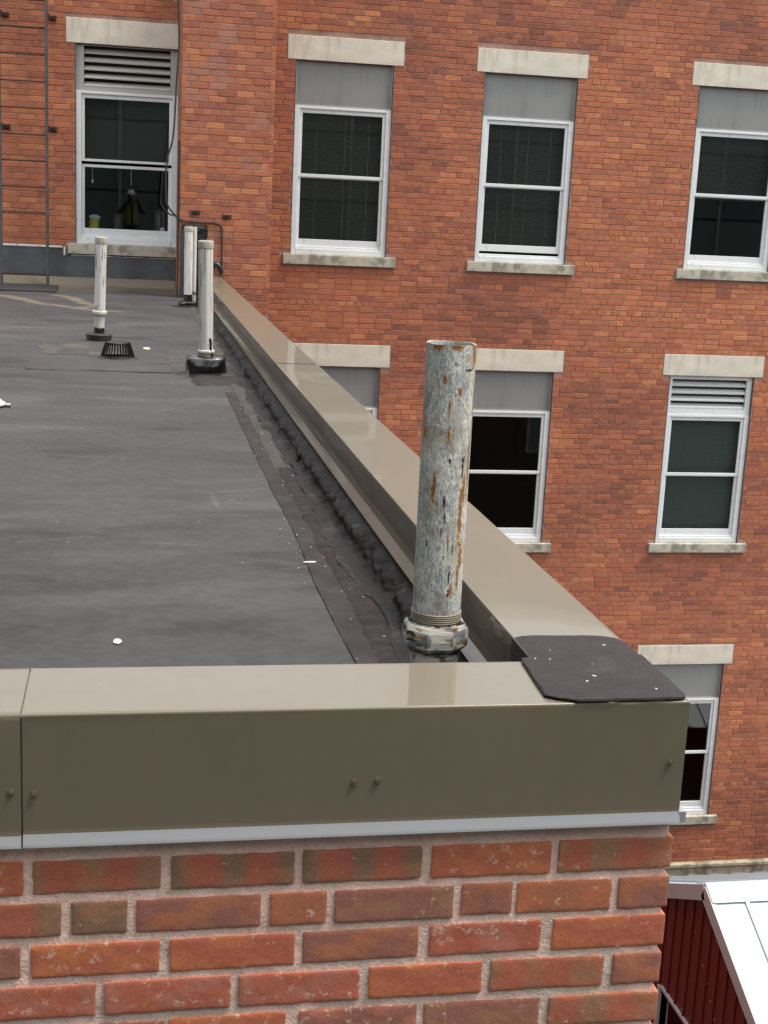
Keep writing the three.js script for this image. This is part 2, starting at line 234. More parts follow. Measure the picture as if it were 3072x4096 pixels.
// ---------------------------------------------------------------- near parapet wall: every brick
const wallCore = thing('parapet_wall', 'weathered red and brown brick parapet wall with thick sandy mortar under the metal coping', 'wall');
{
  const mm = tex(512, 512, (u, v) => { let g = 212 + 30 * (fbm(u * 6, v * 6, 141, 4) - 0.5) + 30 * (fbm(u * 90, v * 90, 142, 2) - 0.5); const p = fbm(u * 2.5 + 3, v * 2.5, 143, 3); return mixc([g * 1.0, g * 0.9, g * 0.83], [g * 1.06, g * 0.91, g * 0.84], sstep(0.45, 0.6, p)); });
  const mb = grey(512, 512, (u, v) => 0.6 * fbm(u * 110, v * 110, 144, 2) + 0.4 * fbm(u * 30, v * 30, 145, 2));
  mm.repeat.set(2.6, 2.6); mb.repeat.set(2.6, 2.6);
  const mortar = std({ map: mm, bumpMap: mb, bumpScale: 0.002, roughness: 0.97 });
  part('wall_core', bx(-3.6, -0.035, -11.2, -0.03, -0.225, -0.06), mortar, wallCore);
  part('wall_core', bx(-0.225, -0.004, -11.2, -0.03, PZ, -0.0602), std({ color: 0x7d4a3a, roughness: 0.95 }), wallCore);
  // mortar bed: slightly uneven sheet a few millimetres behind the brick faces, returning round the corner
  const ys = -0.262;
  part('mortar_bed', grid(330, 130, (u, v) => { const L = u * 1.62; let x, z; if (L < 1.56) { x = -1.56 + L - 0.012; z = -0.0202; } else { x = -0.012; z = -0.0202 - (L - 1.56); } const y = -0.246 - v * 0.7;
    z += 0.0045 * (fbm(x * 26, y * 26, 146, 3) - 0.5); if (L >= 1.5) x += 0.004 * (fbm(y * 30, 2, 147, 3) - 0.5) + (L < 1.56 ? 0 : 0.004); return [x, y, z, x, y]; }, true), mortar, wallCore);
  const y0 = -0.2921, P = 0.0846, BH = 0.066;
  // brick face textures
  const pal = { red: [178, 100, 76], orange: [188, 112, 76], brown: [154, 112, 86], purple: [152, 100, 86], pink: [176, 110, 92], dark: [132, 103, 83], rust: [170, 107, 79] };
  const face = (a, b, stripes, white, seed) => tex(384, 112, (u, v) => {
    const big = fbm(u * 4, v * 2.4, seed, 4), fine = fbm(u * 60, v * 18, seed + 3, 3), grain = fbm(u * 150, v * 44, seed + 5, 2);
    let c = mixc(pal[a], pal[b], sstep(0.35, 0.65, big));
    if (stripes) { const w = u + 0.05 * (fbm(u * 3, v * 3, seed + 7, 3) - 0.5); let s = 0; for (const [m, h] of stripes) s = Math.max(s, sstep(h + 0.075, h - 0.06, Math.abs(w - m))); s *= sstep(0.0, 0.18, v + 0.1 * big); c = mixc(c, [174, 94, 72], s * 0.8); }
    c = c.map((q) => q * (0.86 + 0.18 * fine + 0.1 * grain));
    const e = fbm(u * 12, v * 4, seed + 9, 4), ef = fbm(u * 70, v * 24, seed + 11, 2); c = mixc(c, [206, 182, 168], sstep(0.74 - white, 0.84 - white, e) * sstep(0.36, 0.62, ef) * 0.75);
    const sp = fbm(u * 110, v * 34, seed + 13, 1); if (sp > 0.985) c = mixc(c, [214, 196, 182], 0.5); if (sp < 0.03) c = mixc(c, [90, 58, 48], 0.4);
    return c;
  });
  const bb = grey(384, 112, (u, v) => 0.55 * fbm(u * 90, v * 26, 161, 3) + 0.45 * fbm(u * 16, v * 6, 162, 3));
  const V = {
    stripeA: face('brown', 'rust', [[0.22, 0.12], [0.68, 0.11]], -0.1, 301), stripeB: face('dark', 'brown', [[0.27, 0.13], [0.73, 0.12]], 0.0, 311), stripeC: face('brown', 'rust', [[0.17, 0.1], [0.66, 0.12]], 0.02, 321),
    stripeD: face('rust', 'brown', [[0.2, 0.11], [0.6, 0.13]], 0.0, 331), orange: face('orange', 'rust', null, 0.02, 341), orange2: face('orange', 'red', null, 0.1, 351), red: face('red', 'orange', null, 0.05, 361), red2: face('red', 'pink', null, 0.1, 371),
    brown: face('rust', 'purple', null, 0.0, 381), purple: face('purple', 'brown', null, 0.02, 391), dark: face('dark', 'brown', null, 0.0, 401), pink: face('pink', 'purple', null, 0.14, 411), white: face('red', 'pink', [[0.3, 0.1], [0.9, 0.1]], 0.17, 421), halfstripe: face('dark', 'brown', [[0.55, 0.2]], 0.0, 431)
  };
  const M = {}; for (const k in V) M[k] = std({ map: V[k], bumpMap: bb, bumpScale: 0.0007, roughness: 0.93 });
  const rows = [
    { e: [-1.53, -1.317, -1.29, -1.075, -1.05, -0.82, -0.795, -0.57, -0.545, -0.318, -0.295, -0.115, -0.095, 0.001], m: ['red', 'red', 'brown', 'red2', 'red', 'red', 'brown'] },
    { e: [-1.48, -1.254, -1.234, -1.006, -0.984, -0.756, -0.737, -0.51, -0.488, -0.251, -0.232, 0.001], m: ['orange2', 'stripeA', 'stripeB', 'stripeB', 'orange2', 'stripeC'] },
    { e: [-1.5, -1.38, -1.36, -1.187, -1.166, -1.067, -1.047, -0.818, -0.797, -0.692, -0.673, -0.443, -0.423, -0.324, -0.311, -0.12, -0.102, 0.002], m: ['dark', 'halfstripe', 'dark', 'brown', 'orange', 'purple', 'brown', 'orange', 'brown'] },
    { e: [-1.48, -1.26, -1.239, -1.006, -0.985, -0.751, -0.732, -0.508, -0.482, -0.259, -0.232, 0.002], m: ['purple', 'orange2', 'red', 'brown', 'white', 'red'] },
    { e: [-1.54, -1.36, -1.337, -1.124, -1.105, -0.871, -0.853, -0.621, -0.599, -0.375, -0.355, -0.122, -0.1, 0.001], m: ['red', 'red2', 'red2', 'red2', 'red', 'stripeD', 'brown'] },
    { e: [-1.45, -1.236, -1.216, -0.996, -0.984, -0.763, -0.734, -0.503, -0.485, -0.25, -0.228, 0.002], m: ['pink', 'pink', 'orange2', 'pink', 'purple', 'stripeC'] },
    { e: [-1.55, -1.33, -1.31, -1.11, -1.09, -0.87, -0.85, -0.62, -0.6, -0.37, -0.35, -0.12, -0.1, 0.001], m: ['red', 'brown', 'red2', 'stripeA', 'red', 'orange', 'brown'] },
    { e: [-1.48, -1.25, -1.23, -1.0, -0.98, -0.75, -0.73, -0.5, -0.48, -0.25, -0.23, 0.001], m: ['red', 'purple', 'orange2', 'red', 'stripeB', 'red'] },
  ];
  function roughBrick(w, h, d, seed, u0, u1, flip) { // one brick, face toward +z, uneven arrises
    const nu = Math.max(8, Math.round(w / 0.0085)), nv = 8; const P_ = [];
    const pt = (u, v) => { // outline wobble, rounded corners and arrises
      let x = (u - 0.5) * w, y = (v - 0.5) * h; const ex = Math.min(u, 1 - u) * w, ey = Math.min(v, 1 - v) * h;
      const wob = 0.0028; if (ex < 0.004) x += (fbm(v * 3, 1, seed + (u < 0.5 ? 1 : 2), 3) - 0.5) * wob; if (ey < 0.004) y += (fbm(u * 9, 2, seed + (v < 0.5 ? 3 : 4), 3) - 0.5) * wob;
      const c = 0.005; if (ex < c && ey < c) { const k = Math.hypot(c - ex, c - ey); if (k > c) { x *= 1 - (k - c) * 0.5 / w; y *= 1 - (k - c) * 0.7 / h; } }
      let z = 0.0022 * (fbm(u * 5, v * 2, seed + 6, 3) - 0.5) + 0.001 * (fbm(u * 40, v * 13, seed + 7, 2) - 0.5); const r = Math.min(ex, ey); if (r < 0.0035) z -= 0.0012 * (1 - r / 0.0035);
      return [x, y, z]; };
    const us = []; for (let i = 0; i <= nu; i++) us.push(i / nu); us.splice(1, 0, 0.003 / w); us.splice(us.length - 1, 0, 1 - 0.003 / w);
    const vs = []; for (let i = 0; i <= nv; i++) vs.push(i / nv); vs.splice(1, 0, 0.003 / h); vs.splice(vs.length - 1, 0, 1 - 0.003 / h);
    const f = grid(us.length - 1, vs.length - 1, (a, b) => { const u = us[Math.round(a * (us.length - 1))], v = vs[Math.round(b * (vs.length - 1))]; const q = pt(u, v); return [...q, mix(u0, u1, flip ? 1 - u : u), v]; });
    const ring = []; for (const u of us) ring.push([u, 0]); for (const v of vs.slice(1)) ring.push([1, v]); for (const u of us.slice(0, -1).reverse()) ring.push([u, 1]); for (const v of vs.slice(0, -1).reverse()) ring.push([0, v]);
    const s = grid(ring.length - 1, 1, (a, b) => { const [u, v] = ring[Math.round(a * (ring.length - 1))]; const q = pt(u, v); return [q[0], q[1], q[2] - b * d, mix(u0, u1, u), clamp(v + b * 0.3)]; }, true);
    return merge([f, s]);
  }
  const rr = rng(77);
  rows.forEach((row, k) => { const yc = y0 - P * (k - 1) - BH / 2 + (k ? 0 : 0.011); row.m.forEach((mat, i) => {
    const a = row.e[2 * i] - 0.0012, b = row.e[2 * i + 1] + (i === row.m.length - 1 ? 0 : 0.0012), w = b - a; const half = w < 0.14; const u0 = half ? rr() * 0.45 : 0, u1 = half ? u0 + w / 0.235 : 1;
    const g = roughBrick(w, BH * (0.97 + 0.05 * rr()), b > 0 ? 0.095 : 0.03, k * 131 + i * 17 + 9, u0, u1, !V[mat] ? false : rr() > 0.5 && !mat.includes('stripe'));
    const m = part('brick', g, M[mat], wallCore); m.position.set((a + b) / 2, yc + (rr() - 0.5) * 0.003, -0.0150 + (rr() - 0.5) * 0.003); m.rotation.z = (rr() - 0.5) * 0.012;
  }); });
}

// ---------------------------------------------------------------- far brick building
const stoneMap = tex(512, 512, (u, v) => { let g = 200 + 26 * (fbm(u * 5, v * 7, 501, 4) - 0.5) + 14 * (fbm(u * 60, v * 60, 502, 2) - 0.5); g -= 16 * sstep(0.55, 0.75, fbm(u * 14, v * 2.2, 503, 3)); return [g, g * 0.965, g * 0.885]; });
const stone = std({ map: stoneMap, roughness: 0.9 });
const sillMap = tex(512, 256, (u, v) => { let g = 176 + 34 * (fbm(u * 6, v * 4, 505, 4) - 0.5); let c = [g, g * 0.97, g * 0.88]; c = mixc(c, [96, 96, 82], sstep(0.4, 0.75, fbm(u * 13, v * 3.5, 506, 5)) * 0.6); return c; });
sillMap.repeat.set(1, 3);
const sillStone = std({ map: sillMap, roughness: 0.92 });
const whiteMap = tex(512, 512, (u, v) => { let g = 214 + 12 * (fbm(u * 4, v * 9, 511, 3) - 0.5); let c = [g * 0.985, g, g * 1.0]; c = mixc(c, [160, 158, 150], sstep(0.7, 0.82, fbm(u * 16, v * 9, 512, 4)) * 0.4); return c; });
const whiteM = std({ map: whiteMap, roughness: 0.55 });
const panelMap = tex(512, 512, (u, v) => { let g = 133 + 4 * (fbm(u * 90, v * 2.5, 521, 3) - 0.5) + 12 * (fbm(u * 3, v * 3, 522, 3) - 0.5); g -= 7 * sstep(0.6, 0.78, fbm(u * 26, v * 2.4 + 3, 523, 4)); return [g, g, g * 0.985]; });
const panelM = std({ map: panelMap, roughness: 0.5, metalness: 0.15 });
const alumM = std({ color: 0xa9a8a3, roughness: 0.45, metalness: 0.3 });
const glass = phys({ color: new THREE.Color(0.8, 0.83, 0.82), transmission: 1, thickness: 0, roughness: 0.015, ior: 1.52 });
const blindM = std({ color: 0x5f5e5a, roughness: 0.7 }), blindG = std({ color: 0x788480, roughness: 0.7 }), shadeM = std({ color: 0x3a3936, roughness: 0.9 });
const roomM = std({ color: 0x2e2f2c, roughness: 0.95, side: THREE.DoubleSide });
const caulk = std({ color: 0x4a4d50, roughness: 0.8 });

const building = thing('brick_building', 'large red brick building with stone lintels and tall white sash windows', 'building');
// window openings: x of the lintel's left end, y of its top
const wins = [];
for (const [x, y, kind] of [[-1.857, 2.985, 'louver'], [0.86, 2.968, 'panel'], [3.315, 2.967, 'panel'], [6.262, 2.98, 'panel'], [0.86, -0.892, 'panel'], [3.28, -0.893, 'panel'], [6.225, -0.892, 'louver2'], [3.28, -5.135, 'panel'], [6.225, -5.135, 'panel'], [8.95, 2.98, 'panel'], [8.95, -0.892, 'panel'], [8.95, -5.135, 'panel']]) wins.push({ x, y, kind });
const LW = 1.492, OA = 0.112, OB = 1.366, WH = 2.705;
function box5(x0, x1, y0, y1, z0, z1) { // inward room without a front
  const q = (a, b, c, d) => { const g = new THREE.BufferGeometry(); g.setAttribute('position', new THREE.Float32BufferAttribute([...a, ...b, ...c, ...a, ...c, ...d], 3)); g.setAttribute('uv', new THREE.Float32BufferAttribute(new Array(12).fill(0), 2)); g.computeVertexNormals(); return g; };
  return merge([q([x0, y0, z0], [x1, y0, z0], [x1, y1, z0], [x0, y1, z0]), q([x0, y0, z1], [x0, y0, z0], [x0, y1, z0], [x0, y1, z1]), q([x1, y0, z0], [x1, y0, z1], [x1, y1, z1], [x1, y1, z0]), q([x0, y1, z0], [x1, y1, z0], [x1, y1, z1], [x0, y1, z1]), q([x0, y0, z1], [x1, y0, z1], [x1, y0, z0], [x0, y0, z0])]);
}
function slats(x0, x1, y0, y1, z, pitch, depth, tilt) { const a = []; for (let y = y0; y < y1; y += pitch) { const g = new THREE.BoxGeometry(x1 - x0, 0.0015, depth); g.rotateX(tilt); g.translate((x0 + x1) / 2, y, z); a.push(g); } return merge(a); }
function buildWindow({ x, y, kind }, idx) {
  const w = new THREE.Group(); w.name = 'window'; w.position.set(x, y, FW); building.add(w);
  const A = OA, B = OB, yp = -0.3, yf = -0.845, yb = -WH;
  part('lintel', bx(0, LW, -0.293, 0, -0.12, 0.006, 0.004), stone, w);
  part('sill', bx(0.012, LW + 0.004, yb - 0.128, yb, -0.14, 0.045, 0.005), sillStone, w);
  // upper panel or louvre
  if (kind === 'panel') {
    part('spandrel_panel', bx(A + 0.018, B - 0.018, yf, yp, -0.085, -0.065), panelM, w);
    part('panel_trim', [bx(A, A + 0.018, yf, yp, -0.1, -0.05), bx(B - 0.018, B, yf, yp, -0.1, -0.045), bx(A + 0.018, B - 0.018, yf, yf + 0.016, -0.0649, -0.045)], alumM, w);
  } else {
    const l2 = kind === 'louver2'; const a = A + (l2 ? 0.06 : 0.1), b = B - (l2 ? 0.075 : 0.1), ly0 = yf + (l2 ? 0.08 : 0.05), ly1 = yp - (l2 ? 0.05 : 0.012);
    part('louver_frame', [bx(A, a, yf, yp, -0.1, l2 ? -0.05 : -0.06), bx(b, B, yf, yp, -0.1, l2 ? -0.05 : -0.06), bx(a, b, ly1, yp, -0.1, -0.052), bx(a, b, yf, ly0, -0.1, -0.052)], l2 ? whiteM : alumM, w);
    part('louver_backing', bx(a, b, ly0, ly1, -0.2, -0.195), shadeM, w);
    const n = l2 ? 4 : 5; const bm = l2 ? std({ map: whiteMap, color: 0xe6e6e2, roughness: 0.7 }) : std({ color: 0xb8b5ae, roughness: 0.5, metalness: 0.1 });
    for (let k = 0; k < n; k++) { const g = new THREE.BoxGeometry(b - a - 0.006, 0.004, l2 ? 0.088 : 0.092); g.rotateX(l2 ? 0.62 : 0.6); g.translate((a + b) / 2, mix(ly0, ly1, (k + 0.42) / n), -0.105); const lip = new THREE.BoxGeometry(b - a - 0.006, 0.014, 0.004); lip.translate((a + b) / 2, mix(ly0, ly1, (k + 0.42) / n) - (l2 ? 0.0325 : 0.0295), l2 ? -0.069 : -0.072); part('louver_blade', [g, lip], bm, w); }
  }
  // casing and frame
  const cw = 0.07;
  part('casing', [bx(A + 0.002, A + cw, yb + 0.002, yf - 0.002, -0.11, -0.03, 0.003), bx(B - cw, B - 0.002, yb + 0.002, yf - 0.002, -0.11, -0.03, 0.003), bx(A + cw, B - cw, yf - 0.035, yf - 0.002, -0.11, -0.034, 0.003), bx(A + cw, B - cw, yb + 0.002, yb + 0.075, -0.11, -0.026, 0.004), bx(A + cw, B - cw, yb + 0.0752, yb + 0.105, -0.11, -0.05, 0.003)], whiteM, w);
  const open2 = idx === 2 ? 0.035 : 0;
  const s0 = A + cw, s1 = B - cw, yt = yf - 0.035, ym = -1.725, y0 = yb + 0.105 + open2;
  const sash = (na, ya, yb_, zz, ra, rb) => { const sa = 0.038; const s = part(na, [bx(s0 + 0.001, s0 + sa, ya, yb_, zz - 0.035, zz, 0.002), bx(s1 - sa, s1 - 0.001, ya, yb_, zz - 0.035, zz, 0.002), bx(s0 + sa, s1 - sa, yb_ - rb, yb_, zz - 0.035, zz - 0.001, 0.002), bx(s0 + sa, s1 - sa, ya, ya + ra, zz - 0.035, zz - 0.001, 0.002)], whiteM, w);
    part('pane', bx(s0 + sa - 0.002, s1 - sa + 0.002, ya + ra - 0.002, yb_ - rb + 0.002, zz - 0.022, zz - 0.018), glass, w); return s; };
  if (kind === 'louver') { sash('sash', ym + 0.035, yt, -0.055, 0.03, 0.05); sash('sash', y0, ym + 0.0, -0.075, 0.09, 0.035); }
  else { sash('sash', ym, yt, -0.055, 0.04, 0.052); sash('sash', y0, ym - 0.0005, -0.075, 0.09, 0.012); }
  part('sealant', bx(A - 0.004, A + 0.003, yb, yp, -0.04, 0.001), caulk, w); part('sealant', bx(B - 0.003, B + 0.004, yb, yp, -0.06, 0.0005), caulk, w);
  // blinds and the dark room
  const zb = -0.17; const bi = { 1: blindM, 2: blindM, 6: blindG, 4: blindM, 9: blindM, 10: blindM, 11: blindM };
  if (kind === 'louver') part('roller_shade', bx(s0 - 0.02, s1 + 0.02, ym + 0.05, yt + 0.02, -0.19, -0.185), shadeM, w);
  else if (idx === 3) part('blind', slats(s0 - 0.02, s1 + 0.02, ym - 0.02, yt, zb, 0.028, 0.03, -0.9), blindM, w, 'stuff');
  else if (bi[idx]) { const b = part('blind', slats(s0 - 0.02, s1 + 0.02, y0, yt, zb, 0.028, 0.03, idx === 6 ? -1.15 : -0.95), bi[idx], w, 'stuff'); part('blind_cord', [-0.32, 0.05, 0.36].map((q) => bx((A + B) / 2 + q, (A + B) / 2 + q + 0.006, y0, yt, zb + 0.019, zb + 0.021)), std({ color: 0x77776f, roughness: 0.8 }), w); }
  part('room', box5(A - 0.3, B + 0.3, yb - 0.1, yp + 0.1, -2.6, -0.3), roomM, w);
}
wins.forEach(buildWindow);
{ // wall slab with the openings, then the bricks
  const X0 = -6.4, X1 = 12, Y0 = -11.2, Y1 = 4.5;
  const s = new THREE.Shape(); s.moveTo(X0, Y0); s.lineTo(X1, Y0); s.lineTo(X1, Y1); s.lineTo(X0, Y1); s.closePath();
  for (const { x, y } of wins) { const h = new THREE.Path(); h.moveTo(x + OA, y - 0.294); h.lineTo(x + OB, y - 0.294); h.lineTo(x + OB, y - WH - 0.001); h.lineTo(x + OA, y - WH - 0.001); h.closePath(); s.holes.push(h); }
  const g = new THREE.ExtrudeGeometry(s, { depth: 0.29, bevelEnabled: false }); g.translate(0, 0, FW - 0.2965);
  const mt = tex(512, 512, (u, v) => { const q = 138 + 44 * (fbm(u * 5, v * 5, 531, 4) - 0.5) + 30 * (fbm(u * 60, v * 60, 532, 2) - 0.5); return [q * 1.06, q * 0.83, q * 0.73]; });
  const wall = part('wall', boxUV(g), std({ map: mt, roughness: 0.95 }), building);
  const back = part('roof_slab', bx(X0, X1, 4.5, 4.75, -24, FW + 0.15), stone, building);
  part('rear_wall', bx(X0, X1, Y0, 4.5, -24, -23.7), roomM, building); part('side_wall', bx(X0, X0 + 0.3, Y0, 4.5, -23.7, FW - 0.3), roomM, building); part('side_wall', bx(X1 - 0.3, X1, Y0, 4.5, -23.7, FW - 0.3), roomM, building);
  // stone water table near the ground
  part('stone_band', [bx(X0, X1, -8.665, -8.6, FW - 0.1, FW + 0.085, 0.012), bx(X0, X1, -9.4, -8.666, FW - 0.1, FW + 0.06, 0.006)], std({ map: sillMap, color: 0xf4f1e6, roughness: 0.92 }), building);
}
// bricks: colour classes shared between the single bricks
const brickTones = [[185, 114, 82], [179, 108, 80], [193, 121, 86], [170, 102, 78], [183, 111, 78], [160, 97, 77], [200, 129, 90], [146, 92, 76], [175, 109, 83], [187, 115, 88]];
const grainMap = tex(256, 256, (u, v) => { const g = 226 + 50 * (fbm(u * 9, v * 9, 541, 4) - 0.5) + 34 * (fbm(u * 50, v * 50, 542, 2) - 0.5); return [g, g * 0.99, g * 0.97]; });
const grainBump = grey(256, 256, (u, v) => fbm(u * 30, v * 30, 543, 3));
const brickMats = brickTones.map((c) => std({ color: new THREE.Color().setRGB(c[0] / 255, c[1] / 255, c[2] / 255, THREE.SRGBColorSpace), map: grainMap, roughness: 0.93, bumpMap: grainBump, bumpScale: 0.003 }));
const stuffMat = std({ vertexColors: true, map: grainMap, roughness: 0.93, bumpMap: grainBump, bumpScale: 0.003 });
const lin = (c) => { const k = new THREE.Color().setRGB(c[0] / 255, c[1] / 255, c[2] / 255, THREE.SRGBColorSpace); return [k.r, k.g, k.b]; };
const toneLin = brickTones.map(lin);
function brickGeo(w, h, c = 0.0045, d = 0.1, j = null) { // chamfered face at z = 0, sides to -d
  j = j || [0, 0, 0, 0, 0, 0, 0, 0]; const x = w / 2, y = h / 2; const o = [[-x + j[0], -y + j[1]], [x + j[2], -y + j[3]], [x + j[4], y + j[5]], [-x + j[6], y + j[7]]];
  const inn = o.map(([a, b]) => [a - Math.sign(a) * c, b - Math.sign(b) * c]); const P = [], U = [];
  const quad = (a, b, e, f) => { for (const q of [a, b, e, a, e, f]) { P.push(...q); U.push(q[0] * 2.5, q[1] * 2.5 + q[2]); } };
  const I = inn.map((q) => [...q, 0]), O = o.map((q) => [...q, -c]), Bk = o.map((q) => [...q, -d]);
  quad(I[0], I[1], I[2], I[3]); for (let k = 0; k < 4; k++) { const n = (k + 1) % 4; quad(O[k], O[n], I[n], I[k]); quad(Bk[k], Bk[n], O[n], O[k]); }
  const g = new THREE.BufferGeometry(); g.setAttribute('position', new THREE.Float32BufferAttribute(P, 3)); g.setAttribute('uv', new THREE.Float32BufferAttribute(U, 2)); g.computeVertexNormals(); return g;
}
function layBricks(x0, x1, y0, y1, pitch, course, joint, holes, seed) { // rows of [xc, yc, w, h, tone]
  const r = rng(seed), out = []; const n = Math.ceil((y1 - y0) / course);
  for (let k = 0; k < n; k++) {
    const ya = y0 + k * course, yb = ya + course - joint; const header = k % 7 === 3; const step = header ? pitch / 2 : pitch; let x = x0 - (k % 2 ? step / 2 : 0) - r() * 0.03;
    while (x < x1) {
      let l = step * (0.975 + 0.05 * r()); if (!header && r() < 0.07) l *= 0.5; const a = Math.max(x, x0), b = Math.min(x + l - joint, x1); x += l; if (b - a < 0.035) continue;
      let segs = [[a, b]];
      for (const [hx0, hx1, hy0, hy1] of holes) { if (yb <= hy0 + 0.004 || ya >= hy1 - 0.004) continue; segs = segs.flatMap(([p, q]) => (q <= hx0 || p >= hx1) ? [[p, q]] : [[p, Math.min(q, hx0 - 0.001)], [Math.max(p, hx1 + 0.001), q]].filter(([m, t]) => t - m > 0.03)); }
      const yc = (ya + yb) / 2; let ylo = ya, yhi = yb;
      for (const [p, q] of segs) {
        ylo = ya; yhi = yb; for (const [hx0, hx1, hy0, hy1] of holes) if (q > hx0 && p < hx1) { if (yb > hy0 && ya < hy0) yhi = Math.min(yhi, hy0 - 0.002); if (ya < hy1 && yb > hy1) ylo = Math.max(ylo, hy1 + 0.002); } if (yhi - ylo < 0.012) continue;
        const xm = (p + q) / 2; const patch = 0.55 * fbm(xm * 0.55 + 3, yc * 0.5, seed + 1, 3) + 0.45 * fbm(xm * 1.6, yc * 1.9, seed + 2, 3) - 0.5; let t = 0.52 + patch * 2.0 + (r() - 0.5) * 0.72; let tone;
        if (t < 0.12) tone = [7, 5, 3][Math.floor(r() * 3)]; else if (t < 0.4) tone = [3, 8, 1, 5][Math.floor(r() * 4)]; else if (t < 0.75) tone = [0, 1, 4, 8][Math.floor(r() * 4)]; else tone = [2, 6, 0, 9][Math.floor(r() * 4)];
        out.push([xm, (ylo + yhi) / 2, q - p, yhi - ylo, tone, (r() - 0.5) * 0.005, r(), patch]);
      }
    }
  }
  return out;
}
function placeBricks(list, zf, host, count, score, seed, extra = []) {
  const r = rng(seed); list = list.map((b) => [...b, score(b)]).sort((a, b) => b[b.length - 1] - a[a.length - 1]);
  const cache = {}; let i = 0; const P = [], U = [], C = [], N = [];
  for (const b of list) {
    const [xc, yc, w, h, tone, dz, q] = b;
    if (i < count && w > 0.07 && h > 0.04) { i++;
      const key = Math.round(w * 100) + '_' + Math.round(h * 200) + '_' + Math.floor(q * 3); if (!cache[key]) { const j = []; for (let k = 0; k < 8; k++) j.push((r() - 0.5) * 0.005); cache[key] = brickGeo(Math.round(w * 100) / 100, Math.round(h * 200) / 200, 0.0035, 0.1, j); }
      const m = part('brick', cache[key], brickMats[tone], host); m.position.set(xc, yc, zf + dz); continue; }
    const j = []; for (let k = 0; k < 8; k++) j.push((r() - 0.5) * 0.005); const g = brickGeo(w, h, Math.min(0.0035, h * 0.2), 0.1, j); const p = g.attributes.position, uv = g.attributes.uv, n = g.attributes.normal; const c = toneLin[tone], v = (0.93 + 0.14 * q) * (1 + 0.35 * b[7]);
    for (let k = 0; k < p.count; k++) { P.push(p.getX(k) + xc, p.getY(k) + yc, p.getZ(k) + zf + dz); U.push(uv.getX(k) + q * 7, uv.getY(k) + q * 3); N.push(n.getX(k), n.getY(k), n.getZ(k)); C.push(c[0] * v, c[1] * v, c[2] * v); }
  }
  for (const e of extra) { for (const q of e.P) P.push(q); for (const q of e.U) U.push(q); for (const q of e.C) C.push(q); for (const q of e.N) N.push(q); }
  const g = new THREE.BufferGeometry(); g.setAttribute('position', new THREE.Float32BufferAttribute(P, 3)); g.setAttribute('normal', new THREE.Float32BufferAttribute(N, 3)); g.setAttribute('uv', new THREE.Float32BufferAttribute(U, 2)); g.setAttribute('color', new THREE.Float32BufferAttribute(C, 3));
  if (P.length) part('brickwork', g, stuffMat, host, 'stuff');
}
{
  const holes = []; for (const { x, y } of wins) { holes.push([x - 0.006, x + LW + 0.006, y - 0.297, y + 0.004], [x + OA - 0.003, x + OB + 0.003, y - WH, y - 0.29], [x + 0.004, x + LW + 0.012, y - WH - 0.134, y - WH + 0.002]); }
  const wall = building.getObjectByName('wall');
  const list = layBricks(-3.6, 10.4, -8.6, 4.49, 0.2167, 0.0714, 0.0088, holes, 611).filter(([x, y]) => !(x > -0.48 && x < 0.5) && !(x < 0.5 && y < -0.45));
  const cp = camera.position; const vis = ([x, y, , , , ,]) => (x > -2.78 && x < -0.5 && y > 0.2 && y < 3.3) || (x > 0.75 && x < 8 && y < 3.2) ? 1 : 0.2;
  placeBricks(list, FW, wall, 300, (b) => vis(b) / Math.hypot(b[0] - cp.x, b[1] - cp.y, FW - cp.z) * (b[2] > 0.15 ? 1 : 0.8), 612);
}
